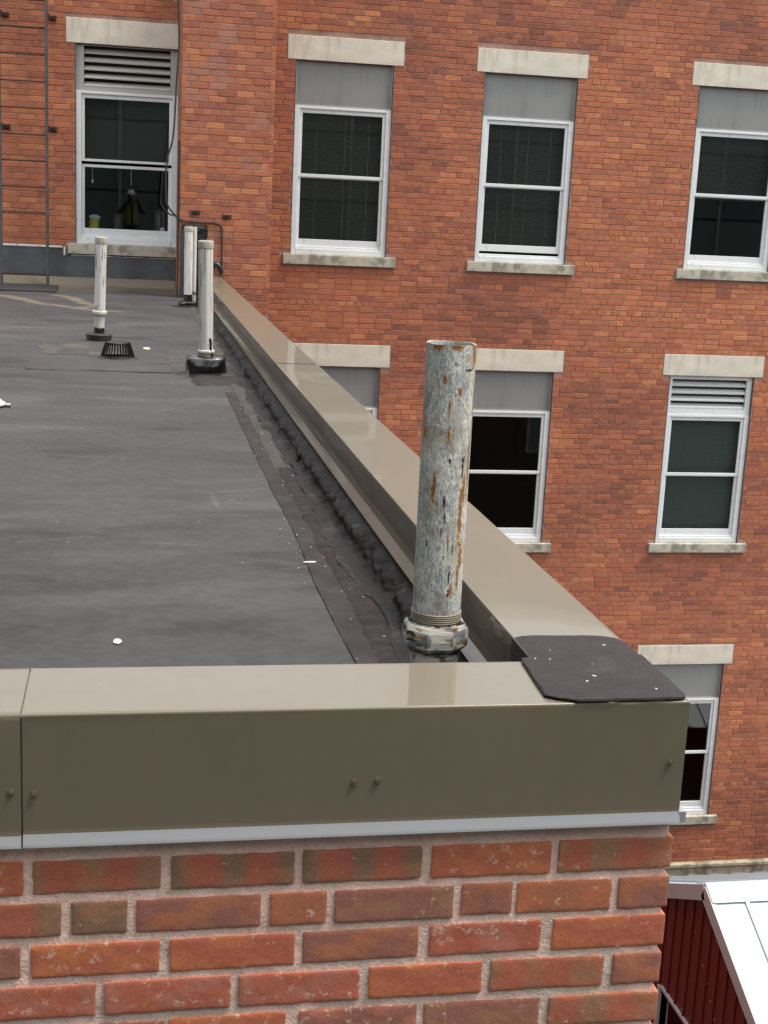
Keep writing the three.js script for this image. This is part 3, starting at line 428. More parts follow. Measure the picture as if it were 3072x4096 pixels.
// brick pier at the end of the roof
const pier = thing('brick_pier', 'projecting red brick pier with pale efflorescence where the roof coping ends', 'pier');
{
  const px0 = -0.495, px1 = 0.582; const efM = {};
  const mt = building.getObjectByName('wall').material;
  const core = part('pier_core', bx(px0 + 0.008, px1 - 0.008, -11.2, 4.48, FW + 0.01, PZ - 0.0065), mt, pier);
  const list = layBricks(px0, px1, -0.42, 4.3, 0.2135, 0.0735, 0.0088, [], 621);
  // left face of the pier, turned towards the window
  const side = layBricks(-PZ, -FW - 0.01, -0.4, 4.3, 0.2135, 0.0735, 0.0088, [], 631); const r = rng(8); const e = { P: [], U: [], C: [], N: [] };
  for (const sgn of [-1, 1]) for (const [u, y, w, h, tone] of side) { const g = brickGeo(w, h, 0.004, 0.05); g.rotateY(sgn * Math.PI / 2); const p = g.attributes.position, uv = g.attributes.uv, n = g.attributes.normal, c = toneLin[tone]; for (let k = 0; k < p.count; k++) { e.P.push(p.getX(k) + (sgn < 0 ? px0 - 0.0005 : px1 + 0.0005), p.getY(k) + y, p.getZ(k) - u); e.U.push(uv.getX(k), uv.getY(k)); e.N.push(n.getX(k), n.getY(k), n.getZ(k)); e.C.push(...c); } }
  // salts whiten some bricks near the upper left corner
  const salt = (x, y) => sstep(0.5, 0.75, fbm(x * 3 + 2, y * 2.2, 641, 3) + 0.22 * sstep(0.4, -0.4, x) * sstep(1.2, 2.4, y) - 0.06);
  const n0 = brickMats.length; for (const k of [3, 8, 5]) { const a = brickTones[k]; const c = mixc(a, [190, 165, 158], 0.26); brickTones.push(c); toneLin.push(lin(c)); brickMats.push(std({ color: new THREE.Color().setRGB(c[0] / 255, c[1] / 255, c[2] / 255, THREE.SRGBColorSpace), map: grainMap, roughness: 0.95, bumpMap: grainBump, bumpScale: 0.003 })); }
  for (const b of list) if (b[6] < 0.4 && ![5, 7].includes(b[4])) b[4] = [3, 8, 3, 5][Math.floor(b[6] * 9.9)];
  for (const b of list) if (salt(b[0], b[1]) > 0.35 + 0.5 * b[6]) b[4] = n0 + Math.floor(b[6] * 2.99);
  placeBricks(list, PZ, core, 300, (b) => (b[1] > -0.1 && b[1] < 3.4 ? 1 : 0.2), 622, [e]);
}

// ---------------------------------------------------------------- flashing along the left wall, ladder, mat
{
  const t = thing('wall_flashing', 'dark grey membrane flashing with a white termination bar at the foot of the brick wall', 'flashing');
  const fm = tex(512, 256, (u, v) => { let g = 72 + 40 * (fbm(u * 4, v * 5, 701, 4) - 0.5); let c = [g * 0.96, g, g * 1.03]; c = mixc(c, [104, 98, 88], sstep(0.5, 0.7, fbm(u * 9, v * 1.6, 702, 4)) * 0.6); return c; });
  const m = phys({ map: fm, roughness: 0.6 });
  part('membrane', [bx(-3.6, -1.885, -0.23, 0.225, FW + 0.006, FW + 0.02, 0.003), bx(-1.885, -0.497, -0.23, 0.138, FW + 0.006, FW + 0.02, 0.003)], m, t);
  part('cant_strip', grid(60, 5, (u, v) => [mix(-3.6, -0.5, u), mix(-0.245, -0.14, v * v) + 0.008 * (fbm(u * 60, v * 3, 703, 2) - 0.5), mix(FW + 0.2, FW + 0.022, v), u * 4, v * 0.2], true), std({ color: 0x6c6558, roughness: 0.9 }), t);
  const bar = std({ color: 0xc9c8c2, roughness: 0.7 });
  for (const [a, b, y] of [[-3.58, -1.9, 0.232], [-1.8, -0.5, 0.142]]) { const n = Math.round((b - a) / 0.3); for (let k = 0; k < n; k++) part('termination_bar', bx(mix(a, b, k / n), mix(a, b, (k + 1) / n) - 0.008, y - 0.012, y + 0.014, FW + 0.02, FW + 0.03, 0.003), bar, t); }
  part('bar_corner', bx(-1.896, -1.872, 0.13, 0.232, FW + 0.021, FW + 0.03, 0.002), bar, t);
  part('black_bead', grid(120, 8, (u, v) => { const a = v * Math.PI * 2, r = 0.014 + 0.012 * fbm(u * 30, 2, 705, 3); return [mix(-1.84, -0.5, u), 0.152 + Math.sin(a) * r * 0.8, FW + 0.02 + Math.cos(a) * r]; }), phys({ color: 0x1d1d1f, roughness: 0.5 }), t);  // lumpy near-black bead along the underside of the left window sill
}
{
  const t = thing('wall_ladder', 'rusty grey steel ladder bolted to the brick wall beside the louvred window', 'ladder');
  const lm = tex(256, 512, (u, v) => { let g = 78 + 30 * (fbm(u * 6, v * 14, 711, 4) - 0.5); let c = [g * 0.95, g, g * 1.0]; return mixc(c, [110, 62, 40], sstep(0.58, 0.72, fbm(u * 7, v * 9, 712, 4)) * 0.7); });
  const m = std({ map: lm, roughness: 0.65, metalness: 0.3 }), rust = std({ color: 0x3f2c25, roughness: 0.85, metalness: 0.2 });
  const zl = FW + 0.2;
  for (const x of [-2.64, -2.085]) part('rail', bx(x - 0.012, x + 0.022, -0.25, 4.4, zl - 0.005, zl + 0.06, 0.002), m, t);
  for (let k = -5; k < 8; k++) { const g = new THREE.CylinderGeometry(0.0095, 0.0095, 0.53, 10); g.rotateZ(Math.PI / 2); g.translate(-2.357, 2.811 - 0.3105 * k, zl + 0.025); part('rung', g, rust, t); }
  part('foot_bar', bx(-2.62, -2.1, -0.122, -0.098, zl, zl + 0.05, 0.002), rust, t);
  for (const y of [2.955, 1.652]) for (const x of [-2.64, -2.085]) { const b = part('bracket', [bx(x + 0.0225, x + 0.034, y - 0.035, y + 0.035, FW + 0.013, zl + 0.05, 0.002), bx(x + 0.034, x + 0.115, y - 0.03, y + 0.03, FW + 0.003, FW + 0.013, 0.002)], rust, t); const n = new THREE.CylinderGeometry(0.015, 0.015, 0.02, 6); n.rotateX(Math.PI / 2); n.translate(x + 0.075, y, FW + 0.023); part('bolt', n, rust, b); }
}
{ // walkway pad
  const m = phys({ color: 0x2b2b2a, roughness: 0.6, bumpMap: roofBump, bumpScale: 0.006 });
  single('roof_pad', (() => { const g = bx(-0.42, 0.42, 0, 0.02, -0.62, 0.62, 0.004); g.rotateY(0.02); g.translate(-2.36, RY + 0.006, -14.98); return g; })(), m, 'black rubber pad lying flat on the roof in front of the ladder', 'mat');
}

// ---------------------------------------------------------------- vent pipes
function pipeTex(fn) { return tex(512, 1024, fn); }
const blot = (u, v, cu, cv, ru, rv, seed, rag = 0.6) => { const d = Math.hypot((u - cu) / ru, (v - cv) / rv); return sstep(1.05, 0.8, d + rag * (fbm(u * 40, v * 60, seed, 3) - 0.5) * 2); };
function latheGeo(prof, n = 48) { const g = new THREE.LatheGeometry(prof.map(([r, y]) => new THREE.Vector2(r, y)), n); return g; }
{ // foreground galvanised pipe. u = angle/360 about its axis with 0.5 turned to the camera, v = 0 at the foot
  const t = thing('vent_pipe', 'tall rusty galvanised vent pipe with peeling paint standing by the front parapet', 'pipe', 'roof vent pipes');
  t.position.set(-0.3465, RY, -0.7);
  const y1 = 0.607 - RY, hubT = -0.05 - RY, hubB = -0.116 - RY;
  const U = (s) => 0.5 + Math.asin(clamp(s, -1, 1)) / (2 * Math.PI); // s across the visible half, -1 left .. 1 right
  const V = (q) => 1 - q; // q measured down from the rim
  const body = pipeTex((u, v) => {
    const x = u * 0.361, y = v * 0.657; // metres on the pipe surface
    const wx = x + 0.006 * (fbm(x * 90, y * 60, 801, 3) - 0.5), wy = y + 0.01 * (fbm(x * 90, y * 60, 802, 3) - 0.5);
    const grain = fbm(x * 900, y * 700, 803, 2), mid = fbm(wx * 150, wy * 85, 804, 5), big = fbm(wx * 32, wy * 18, 805, 4), drip = fbm(wx * 210, wy * 22, 806, 4);
    const str = fbm(wx * 520, wy * 36, 814, 4);
    let c = mixc([146, 150, 153], [184, 187, 187], sstep(0.3, 0.7, 0.35 * big + 0.35 * mid + 0.3 * str)); // weathered zinc
    c = c.map((q) => q * (0.86 + 0.28 * grain));
    const w = 0.4 * fbm(wx * 240, wy * 130, 815, 5) + 0.2 * big + 0.2 * drip + 0.2 * str; c = mixc(c, [205, 206, 196], sstep(0.485, 0.55, w) * 0.8); // old paint
    c = mixc(c, [230, 230, 220], sstep(0.6, 0.7, fbm(wx * 330 + 3, wy * 170, 807, 4)) * 0.7);
    c = mixc(c, [124, 120, 112], sstep(0.6, 0.72, fbm(wx * 210 + 9, wy * 90, 808, 5)) * 0.5);
    c = mixc(c, [128, 120, 104], sstep(0.5, 0.72, fbm(wx * 26 + 1, wy * 18, 816, 5)) * 0.45);
    c = mixc(c, [196, 186, 152], sstep(0.58, 0.72, fbm(wx * 90 + 7, wy * 50, 809, 5)) * 0.4);
    const rag = (fbm(x * 260, y * 160, 811, 4) - 0.5) * 1.5 + (fbm(x * 700, y * 500, 812, 2) - 0.5) * 0.7;
    const spot = (s, q, rs, rq) => { const d = Math.hypot((u - U(s)) / (rs / 6.28), (v - V(q)) / rq); return d > 2.2 ? 0 : 1.25 - d + rag; };
    let ru = -1; for (const [s_, q, rs, rq] of [[-0.5, 0.006, 0.35, 0.018], [0.25, 0.008, 0.25, 0.014], [0.93, 0.035, 0.3, 0.06], [0.98, 0.2, 0.12, 0.16], [0.93, 0.42, 0.12, 0.14], [0.78, 0.52, 0.2, 0.07], [0.73, 0.62, 0.15, 0.1], [0.82, 0.75, 0.13, 0.06], [0.76, 0.83, 0.1, 0.06], [0.06, 0.22, 0.05, 0.035], [0.08, 0.31, 0.07, 0.035], [-0.4, 0.5, 0.1, 0.06], [-0.85, 0.31, 0.12, 0.025], [0.5, 0.87, 0.08, 0.03], [0.35, 0.98, 0.1, 0.018], [0.3, 0.7, 0.05, 0.03], [-0.2, 0.12, 0.1, 0.02], [0.45, 0.16, 0.1, 0.015]]) ru = Math.max(ru, spot(s_, q, rs, rq));
    c = mixc(c, [208, 194, 154], sstep(0.0, 0.35, ru) * 0.6); c = mixc(c, mixc([150, 98, 50], [116, 76, 48], fbm(x * 300, y * 300, 813, 3)), sstep(0.3, 0.62, ru) * 0.92);
    let bk = -1; for (const [s_, q, rs, rq] of [[0.2, 0.4, 0.07, 0.016], [0.72, 0.42, 0.09, 0.055], [0.06, 0.545, 0.08, 0.02], [0.12, 0.28, 0.03, 0.015], [0.42, 0.82, 0.045, 0.045], [0.4, 0.88, 0.05, 0.02], [0.5, 0.72, 0.03, 0.05], [0.12, 0.6, 0.05, 0.025], [0.15, 0.75, 0.03, 0.012], [0.75, 0.085, 0.25, 0.007], [-0.55, 0.7, 0.05, 0.015], [0.0, 0.66, 0.03, 0.02]]) bk = Math.max(bk, spot(s_, q, rs, rq) - 0.1);
    c = mixc(c, [30, 30, 32], sstep(0.4, 0.55, bk) * 0.95);
    return c;
  });
  const bump = grey(512, 1024, (u, v) => 0.6 * fbm(u * 0.361 * 150, v * 0.657 * 85, 804, 5) + 0.4 * fbm(u * 0.361 * 900, v * 0.657 * 700, 803, 2));
  const m = phys({ map: body, bumpMap: bump, bumpScale: 0.002, roughness: 0.62, metalness: 0.12 });
  const r = 0.0575, ri = 0.0525;
  // rim is slightly ragged
  const shell = (ra, ya, yb, flip) => grid(96, 30, (a, b) => { const ph = (a - 0.5) * 2 * Math.PI; const yy = mix(ya, yb, b) + (b > 0.99 ? 0.004 * (fbm(a * 12, 3, 861, 3) - 0.5) - (Math.abs(((a + 0.5) % 1) - 0.47) < 0.006 ? 0.012 : 0) : 0); return [Math.sin(ph) * ra, yy, Math.cos(ph) * ra, a, b]; }, flip);
  const sh = part('pipe_body', [shell(r, hubT, y1, false), shell(ri, hubT + 0.3, y1 - 0.001, true), grid(96, 1, (a, b) => { const ph = (a - 0.5) * 2 * Math.PI, q = mix(r, ri, b); return [Math.sin(ph) * q, y1 - 0.0008 + 0.004 * (fbm(a * 12, 3, 861, 3) - 0.5), Math.cos(ph) * q, a, 0.999]; })], m, t);
  sh.rotation.y = -0.233;
  const th = []; for (let k = 0; k < 5; k++) { const g = new THREE.TorusGeometry(r + 0.0005, 0.0022, 8, 56); g.rotateX(Math.PI / 2); g.translate(0, hubT + 0.004 + k * 0.0048, 0); th.push(g); }
  part('pipe_thread', th, std({ color: 0x8f8674, roughness: 0.6, metalness: 0.3 }), t);
  const hubMap = tex(512, 256, (u, v) => { let c = mixc([120, 124, 126], [196, 196, 184], sstep(0.42, 0.58, fbm(u * 14, v * 6, 871, 4))); c = mixc(c, [36, 35, 36], sstep(0.54, 0.62, fbm(u * 9 + 3, v * 5, 872, 4))); c = mixc(c, [140, 104, 62], sstep(0.64, 0.72, fbm(u * 12, v * 9 + 4, 873, 3)) * 0.7); return c; });
  const hm = phys({ map: hubMap, roughness: 0.7, bumpMap: bump, bumpScale: 0.004 });
  const hub = new THREE.LatheGeometry([[0.05, hubB - 0.004], [0.068, hubB], [0.079, hubB + 0.012], [0.081, hubB + 0.03], [0.08, hubT - 0.016], [0.074, hubT - 0.005], [0.062, hubT]].map((q) => new THREE.Vector2(...q)), 8); hub.rotateY(0.35);
  part('hub', (() => { const g = hub.toNonIndexed(); g.computeVertexNormals(); return g; })(), hm, t);
  part('lower_fitting', latheGeo([[0.062, 0.0], [0.06, 0.03], [0.055, 0.06], [0.061, hubB - 0.012], [0.064, hubB - 0.002]]), hm, t);
  part('boot', latheGeo([[0.11, -0.004], [0.105, 0.012], [0.078, 0.02], [0.068, 0.05], [0.0625, 0.052]]), tarM, t);
}
function paintedPipe({ label, x, z, r, top, hub, hubR, hubH, dirty, seed, lean = 0 }) {
  const t = thing('vent_pipe', label, 'pipe', 'roof vent pipes'); t.position.set(x, RY, z); t.rotation.z = lean;
  const h = top - RY;
  const map = tex(256, 512, (u, v) => { let g = 205 + 16 * (fbm(u * 12, v * 5, seed, 3) - 0.5); let c = [g, g * 0.99, g * 0.965]; c = mixc(c, [120, 112, 100], sstep(0.52, 0.72, fbm(u * 30, v * 3, seed + 1, 4)) * dirty); c = mixc(c, [88, 84, 78], sstep(0.62, 0.72, fbm(u * 22, v * 26, seed + 2, 4)) * dirty); c = mixc(c, [104, 66, 40], sstep(0.55, 0.68, fbm(u * 14, v * 30, seed + 3, 3)) * sstep(0.9, 0.97, v + 0.06 * fbm(u * 16, 2, seed + 4, 2)) * 0.9); return c; });
  const m = std({ map, roughness: 0.6 });
  part('pipe_body', [latheGeo([[r * 0.98, hub - RY], [r, hub - RY + 0.05], [r, h - 0.002], [r * 0.97, h], [r * 0.88, h - 0.002], [r * 0.88, h - 0.25]], 40)], m, t);
  part('top_ring', latheGeo([[r + 0.001, h - 0.05], [r + 0.0045, h - 0.047], [r + 0.0045, h - 0.006], [r + 0.001, h - 0.002]], 40), std({ color: 0xa79f90, roughness: 0.8 }), t);
  part('collar', latheGeo([[r * 0.8, hub - RY - hubH], [hubR * 0.86, hub - RY - hubH + 0.004], [hubR, hub - RY - hubH * 0.55], [hubR, hub - RY - 0.004], [hubR * 0.93, hub - RY + 0.002], [r, hub - RY + 0.004]], 40), m, t);
  return t;
}
{ // left pipe with a flat round boot
  const t = paintedPipe({ label: 'white vent pipe with a mid collar and flat black boot next to the dome drain', x: -1.315, z: -9.056, r: 0.045, top: 0.564, hub: -0.024, hubR: 0.06, hubH: 0.04, dirty: 0.75, seed: 901 });
  t.rotation.z = -0.02;
  part('neck', latheGeo([[0.04, 0.0], [0.04, 0.1], [0.043, 0.2]], 36), std({ color: 0xb9b6ad, roughness: 0.7 }), t);
  part('tar_wrap', grid(48, 6, (a, b) => { const ph = a * 2 * Math.PI, q = 0.0415 + 0.004 * (1 - b); return [Math.sin(ph) * q, mix(0.04, 0.1 + 0.022 * (fbm(a * 16, 2, 905, 3) - 0.3), b), Math.cos(ph) * q]; }), phys({ color: 0x131314, roughness: 0.35 }), t);
  part('boot', latheGeo([[0.1, -0.004], [0.099, 0.006], [0.107, 0.046], [0.104, 0.054], [0.06, 0.058], [0.041, 0.06]], 40), phys({ color: 0x2b2a29, roughness: 0.6 }), t);
}
const gloss = phys({ color: 0x0d0d0e, roughness: 0.35, clearcoat: 0.4, clearcoatRoughness: 0.15 });
function tarBox(t, w, d, h, seed, yb = 0) { // lumpy tar-covered box round a pipe foot
  part('tar_boot', grid(64, 14, (a, b) => { const ph = a * 2 * Math.PI; const sq = 1 / Math.pow(Math.pow(Math.abs(Math.cos(ph)), 5) + Math.pow(Math.abs(Math.sin(ph)), 5), 0.2); let q, y; if (b < 0.55) { y = h * b / 0.55; q = 1 + 0.05 * (1 - b); } else { y = h + 0.012 * Math.sin((b - 0.55) / 0.45 * 3.1); q = 1 - (b - 0.55) / 0.45 * 0.72; }
    const n = 1 + 0.34 * (fbm(Math.cos(ph) * 2.6 + 5, b * 4 + Math.sin(ph) * 2 + 5, seed, 3) - 0.5); return [Math.cos(ph) * sq * w * q * n, yb + y * (0.9 + 0.25 * fbm(Math.cos(ph) * 1.5 + 4, Math.sin(ph) * 1.5 + 4, seed + 3, 2)), Math.sin(ph) * sq * d * q * n]; }, true), gloss, t);
  part('tar_skirt', grid(60, 4, (a, b) => { const ph = a * 2 * Math.PI; const q = 1.05 + b * 0.75 * (0.6 + 0.9 * fbm(Math.cos(ph) * 2 + 7, Math.sin(ph) * 2 + 7, seed + 9, 3)); return [Math.cos(ph) * w * q, yb + 0.016 * (1 - b) + 0.004, Math.sin(ph) * d * q]; }, true), phys({ color: 0x242120, roughness: 0.4 }), t);
}
{ // middle pipe in a glossy tar boot
  const t = paintedPipe({ label: 'white vent pipe with a rusty top ring rising from a lumpy glossy black tar boot', x: -0.557, z: -6.98, r: 0.0485, top: 0.631, hub: -0.095, hubR: 0.058, hubH: 0.03, dirty: 0.35, seed: 921 });
  t.rotation.z = 0.02;
  part('neck', latheGeo([[0.046, 0.0], [0.047, 0.1], [0.05, 0.135], [0.049, 0.15]], 36), std({ color: 0x9d937f, roughness: 0.7 }), t);
  tarBox(t, 0.122, 0.105, 0.112, 925);
  part('tar_drip', tube([[0.024, 0.25, 0.0425], [0.03, 0.21, 0.039], [0.028, 0.18, 0.04], [0.036, 0.15, 0.036], [0.042, 0.11, 0.037], [0.044, 0.08, 0.04]], 0.0085, 24, 6), gloss, t);
}
{ // far pipe by the pier with a slimmer pipe tied to it
  const t = paintedPipe({ label: 'white painted vent pipe with tar patches standing close in front of the brick pier', x: -0.445, z: -12.917, r: 0.045, top: 0.6, hub: -0.115, hubR: 0.047, hubH: 0.02, dirty: 0.4, seed: 941 });
  part('neck', latheGeo([[0.05, 0.0], [0.046, 0.06], [0.042, 0.16]], 30), phys({ color: 0x111112, roughness: 0.4 }), t);
  tarBox(t, 0.09, 0.08, 0.05, 945);
  const s = thing('slim_pipe', 'slim white pipe clamped behind the far vent pipe', 'pipe'); s.position.set(-0.375, RY, -12.99);
  part('pipe_body', latheGeo([[0.019, 0], [0.02, 0.05], [0.02, 0.855], [0.016, 0.86]], 20), std({ color: 0xc6c4bb, roughness: 0.65 }), s);
  part('clamp', latheGeo([[0.02, 0.14], [0.027, 0.142], [0.027, 0.17], [0.02, 0.172]], 20), std({ color: 0x8d8470, roughness: 0.6, metalness: 0.4 }), s);
}
{ // dome strainer of the roof drain
  const t = thing('roof_drain', 'black ribbed dome strainer of a roof drain set in the grey membrane', 'drain'); t.position.set(-1.154, RY + 0.002, -7.78);
  const m = phys({ color: 0x161617, roughness: 0.45 });
  part('flange', latheGeo([[0.15, -0.004], [0.148, 0.006], [0.126, 0.012], [0.118, 0.012], [0.117, 0.004]], 48), m, t);
  part('sump', (() => { const g = new THREE.CircleGeometry(0.118, 40); g.rotateX(-Math.PI / 2); g.translate(0, 0.005, 0); return g; })(), std({ color: 0x0b0b0b, roughness: 0.9 }), t);
  part('base_ring', (() => { const g = new THREE.TorusGeometry(0.12, 0.006, 8, 48); g.rotateX(Math.PI / 2); g.translate(0, 0.014, 0); return g; })(), m, t);
  part('cap', latheGeo([[0.001, 0.124], [0.05, 0.123], [0.076, 0.12], [0.088, 0.112], [0.087, 0.104], [0.07, 0.108]], 48), m, t);
  const rib = (() => { const g = bx(-0.0042, 0.0042, 0, 0.106, -0.004, 0.004, 0.001); const p = g.attributes.position; for (let i = 0; i < p.count; i++) p.setZ(i, p.getZ(i) + mix(0.12, 0.086, Math.pow(clamp(p.getY(i) / 0.106), 1.6))); p.needsUpdate = true; return g; })();
  for (let k = 0; k < 32; k++) { const q = part('rib', rib, m, t); q.position.y = 0.014; q.rotation.y = k / 32 * Math.PI * 2; }
}

// ---------------------------------------------------------------- cables, tar and fixings on the pier
{
  const cm = std({ color: 0x26241f, roughness: 0.6 });
  single('power_cable', tube([[-0.552, 4.3, -14.24], [-0.552, 3.094, -14.22], [-0.536, 2.607, -14.23], [-0.559, 2.194, -14.24], [-0.596, 1.552, -14.24], [-0.656, 1.324, -14.24], [-0.664, 0.983, -14.25], [-0.644, 0.813, -14.25], [-0.556, 0.702, -14.25], [-0.467, 0.645, -14.275], [-0.263, 0.629, -14.283], [-0.057, 0.624, -14.283], [-0.012, 0.59, -14.283], [-0.004, 0.5, -14.283], [0.004, 0.2, -14.283], [0.008, 0.02, -14.283]], 0.011, 140, 7), cm, 'loose black cable hanging past the louvred window and looping over the pier', 'cable');
  single('power_cable', tube([[-0.69, 1.2, -15.0], [-0.7, 0.95, -15.0], [-0.705, 0.84, -15.0], [-0.66, 0.75, -14.8], [-0.6, 0.7, -14.5], [-0.55, 0.69, -14.27], [-0.47, 0.62, -14.27]], 0.009, 60, 6), cm, 'short black cable curving in front of the lower window sash', 'cable');
  const c = thing('conduit', 'thin brown metal conduit running up the corner of the pier beside the window', 'conduit');
  part('conduit_pipe', cyl(0.012, 0.012, -0.25, 1.55, -0.516, PZ - 0.05, 10), std({ color: 0x4b4436, roughness: 0.6, metalness: 0.3 }), c); part('coupling', cyl(0.016, 0.016, 0.9, 0.95, -0.516, PZ - 0.05, 10), std({ color: 0x554d3d, roughness: 0.6, metalness: 0.3 }), c);
  const tp = thing('tar_patch', 'black tar smear and downpipe stub on the brick pier behind the vent pipes', 'patch');
  const smear = (x0, x1, y0, y1, s) => grid(16, 30, (u, v) => { const y = mix(y0, y1, v); const a = x0 + 0.02 * (fbm(v * 6, 1, s, 3) - 0.5), b = x1 + 0.03 * (fbm(v * 6, 5, s, 3) - 0.5); return [mix(a, b, u), y + 0.02 * (fbm(u * 5, v, s, 2) - 0.5), PZ + 0.004 + 0.012 * Math.sin(Math.PI * u) * Math.sin(Math.PI * v) + 0.006 * fbm(u * 5, v * 9, s + 1, 2)]; });
  part('smear', smear(-0.47, -0.17, 0.46, 0.6, 961), gloss, tp); part('smear', smear(-0.33, -0.18, 0.3, 0.52, 962), gloss, tp); part('smear', smear(-0.33, -0.24, -0.22, 0.34, 963), tarM, tp);
  part('flashing_fold', smear(-0.49, -0.39, -0.25, 0.57, 964), phys({ color: 0x35373a, roughness: 0.5 }), tp);
  part('scupper', [tube([[-0.1, 0.13, PZ + 0.02], [-0.06, 0.15, PZ + 0.05], [-0.02, 0.12, PZ + 0.06], [0.0, 0.05, PZ + 0.06]], 0.03, 14, 8)], gloss, tp);
  for (const [x, y, d] of [[-0.321, 0.741, 'left'], [0.047, 0.705, 'right']]) { const a = thing('wall_anchor', d === 'left' ? 'rusty bolt and plate on the pier above the white vent pipes' : 'rusty bolt and plate on the pier beyond the bend of the cable', 'anchor', 'anchors on the pier'); part('plate', bx(x - 0.05, x + 0.06, y - 0.025, y + 0.025, PZ + 0.003, PZ + 0.008, 0.002), std({ color: 0x3c2a24, roughness: 0.9 }), a); const g = new THREE.CylinderGeometry(0.02, 0.022, 0.05, 8); g.rotateX(Math.PI / 2); g.translate(x, y, PZ + 0.032); part('bolt', g, std({ color: 0x1d1816, roughness: 0.8, metalness: 0.3 }), a); void d; }
}

// ---------------------------------------------------------------- small things on the roof
{
  single('hose_coil', merge([0, 1, 2].map((k) => { const g = new THREE.TorusGeometry(0.1 - k * 0.026, 0.011, 8, 40); g.rotateX(Math.PI / 2 + 0.06 * k); g.translate(-1.845 + k * 0.008, RY + 0.018 + k * 0.012, -5.33); return g; }).concat([tube([[-1.76, RY + 0.016, -5.36], [-1.73, RY + 0.012, -5.33], [-1.70, RY + 0.014, -5.3]], 0.01, 10, 6)])), std({ color: 0xc9c8c0, roughness: 0.6 }), 'small coil of white hose lying on the roof membrane', 'hose');
  const flake = (s, sx, sz) => { const g = new THREE.SphereGeometry(1, 14, 8); const p = g.attributes.position; for (let i = 0; i < p.count; i++) { const k = 0.7 + 0.6 * fbm(p.getX(i) * 2 + 5, p.getZ(i) * 2 + 5, s, 3); p.setXYZ(i, p.getX(i) * sx * k, p.getY(i) * 0.003, p.getZ(i) * sz * k); } g.computeVertexNormals(); return g; };
  const wm = std({ color: 0xdedcd6, roughness: 0.7 });
  { const m = single('paint_flake', flake(971, 0.011, 0.02), wm, 'white flake lying on open dark membrane behind the front coping', 'flake'); m.position.set(-1.095, roofHeight(-1.095, -1.196) + 0.003, -1.196); }
  { const m = single('paint_flake', flake(972, 0.022, 0.006), wm, 'thin white sliver lying along the membrane seam', 'flake'); m.position.set(-0.476, roofHeight(-0.476, -2.006) + 0.006, -2.006); m.rotation.y = 0.1; }
  { const m = single('dry_leaf', (() => { const g = flake(973, 0.03, 0.05); g.scale(1, 4, 1); return g; })(), std({ color: 0xc9b88a, roughness: 0.8 }), 'crumpled yellow leaf on the roof between the drain and the tar boot', 'leaf'); m.position.set(-0.939, roofHeight(-0.939, -8.43) + 0.01, -8.43); }
  const r = rng(404); const pts = []; for (let k = 0; k < 190; k++) { const z = -0.5 - Math.pow(r(), 1.3) * 5.6; const x = -0.29 - Math.pow(r(), 1.5) * 0.24; pts.push([x, z]); } for (let k = 0; k < 36; k++) pts.push([-0.4 - r() * 2, -0.5 - r() * 11]);
  const im = new THREE.InstancedMesh(new THREE.IcosahedronGeometry(0.0022, 0), std({ color: 0xb9b5aa, roughness: 0.9 }), pts.length); const o = new THREE.Object3D();
  pts.forEach(([x, z], i) => { o.position.set(x, roofHeight(x, z) + 0.0105, z); const s = 0.5 + 1.1 * r() * r(); o.scale.set(s * (1 + r()), s * 0.7, s); o.rotation.y = r() * 6; o.updateMatrix(); im.setMatrixAt(i, o.matrix); });
  im.name = 'grit'; im.userData = { kind: 'stuff', label: 'pale grit and paint specks scattered on the roof membrane', category: 'grit' }; im.castShadow = im.receiveShadow = true; scene.add(im);
}

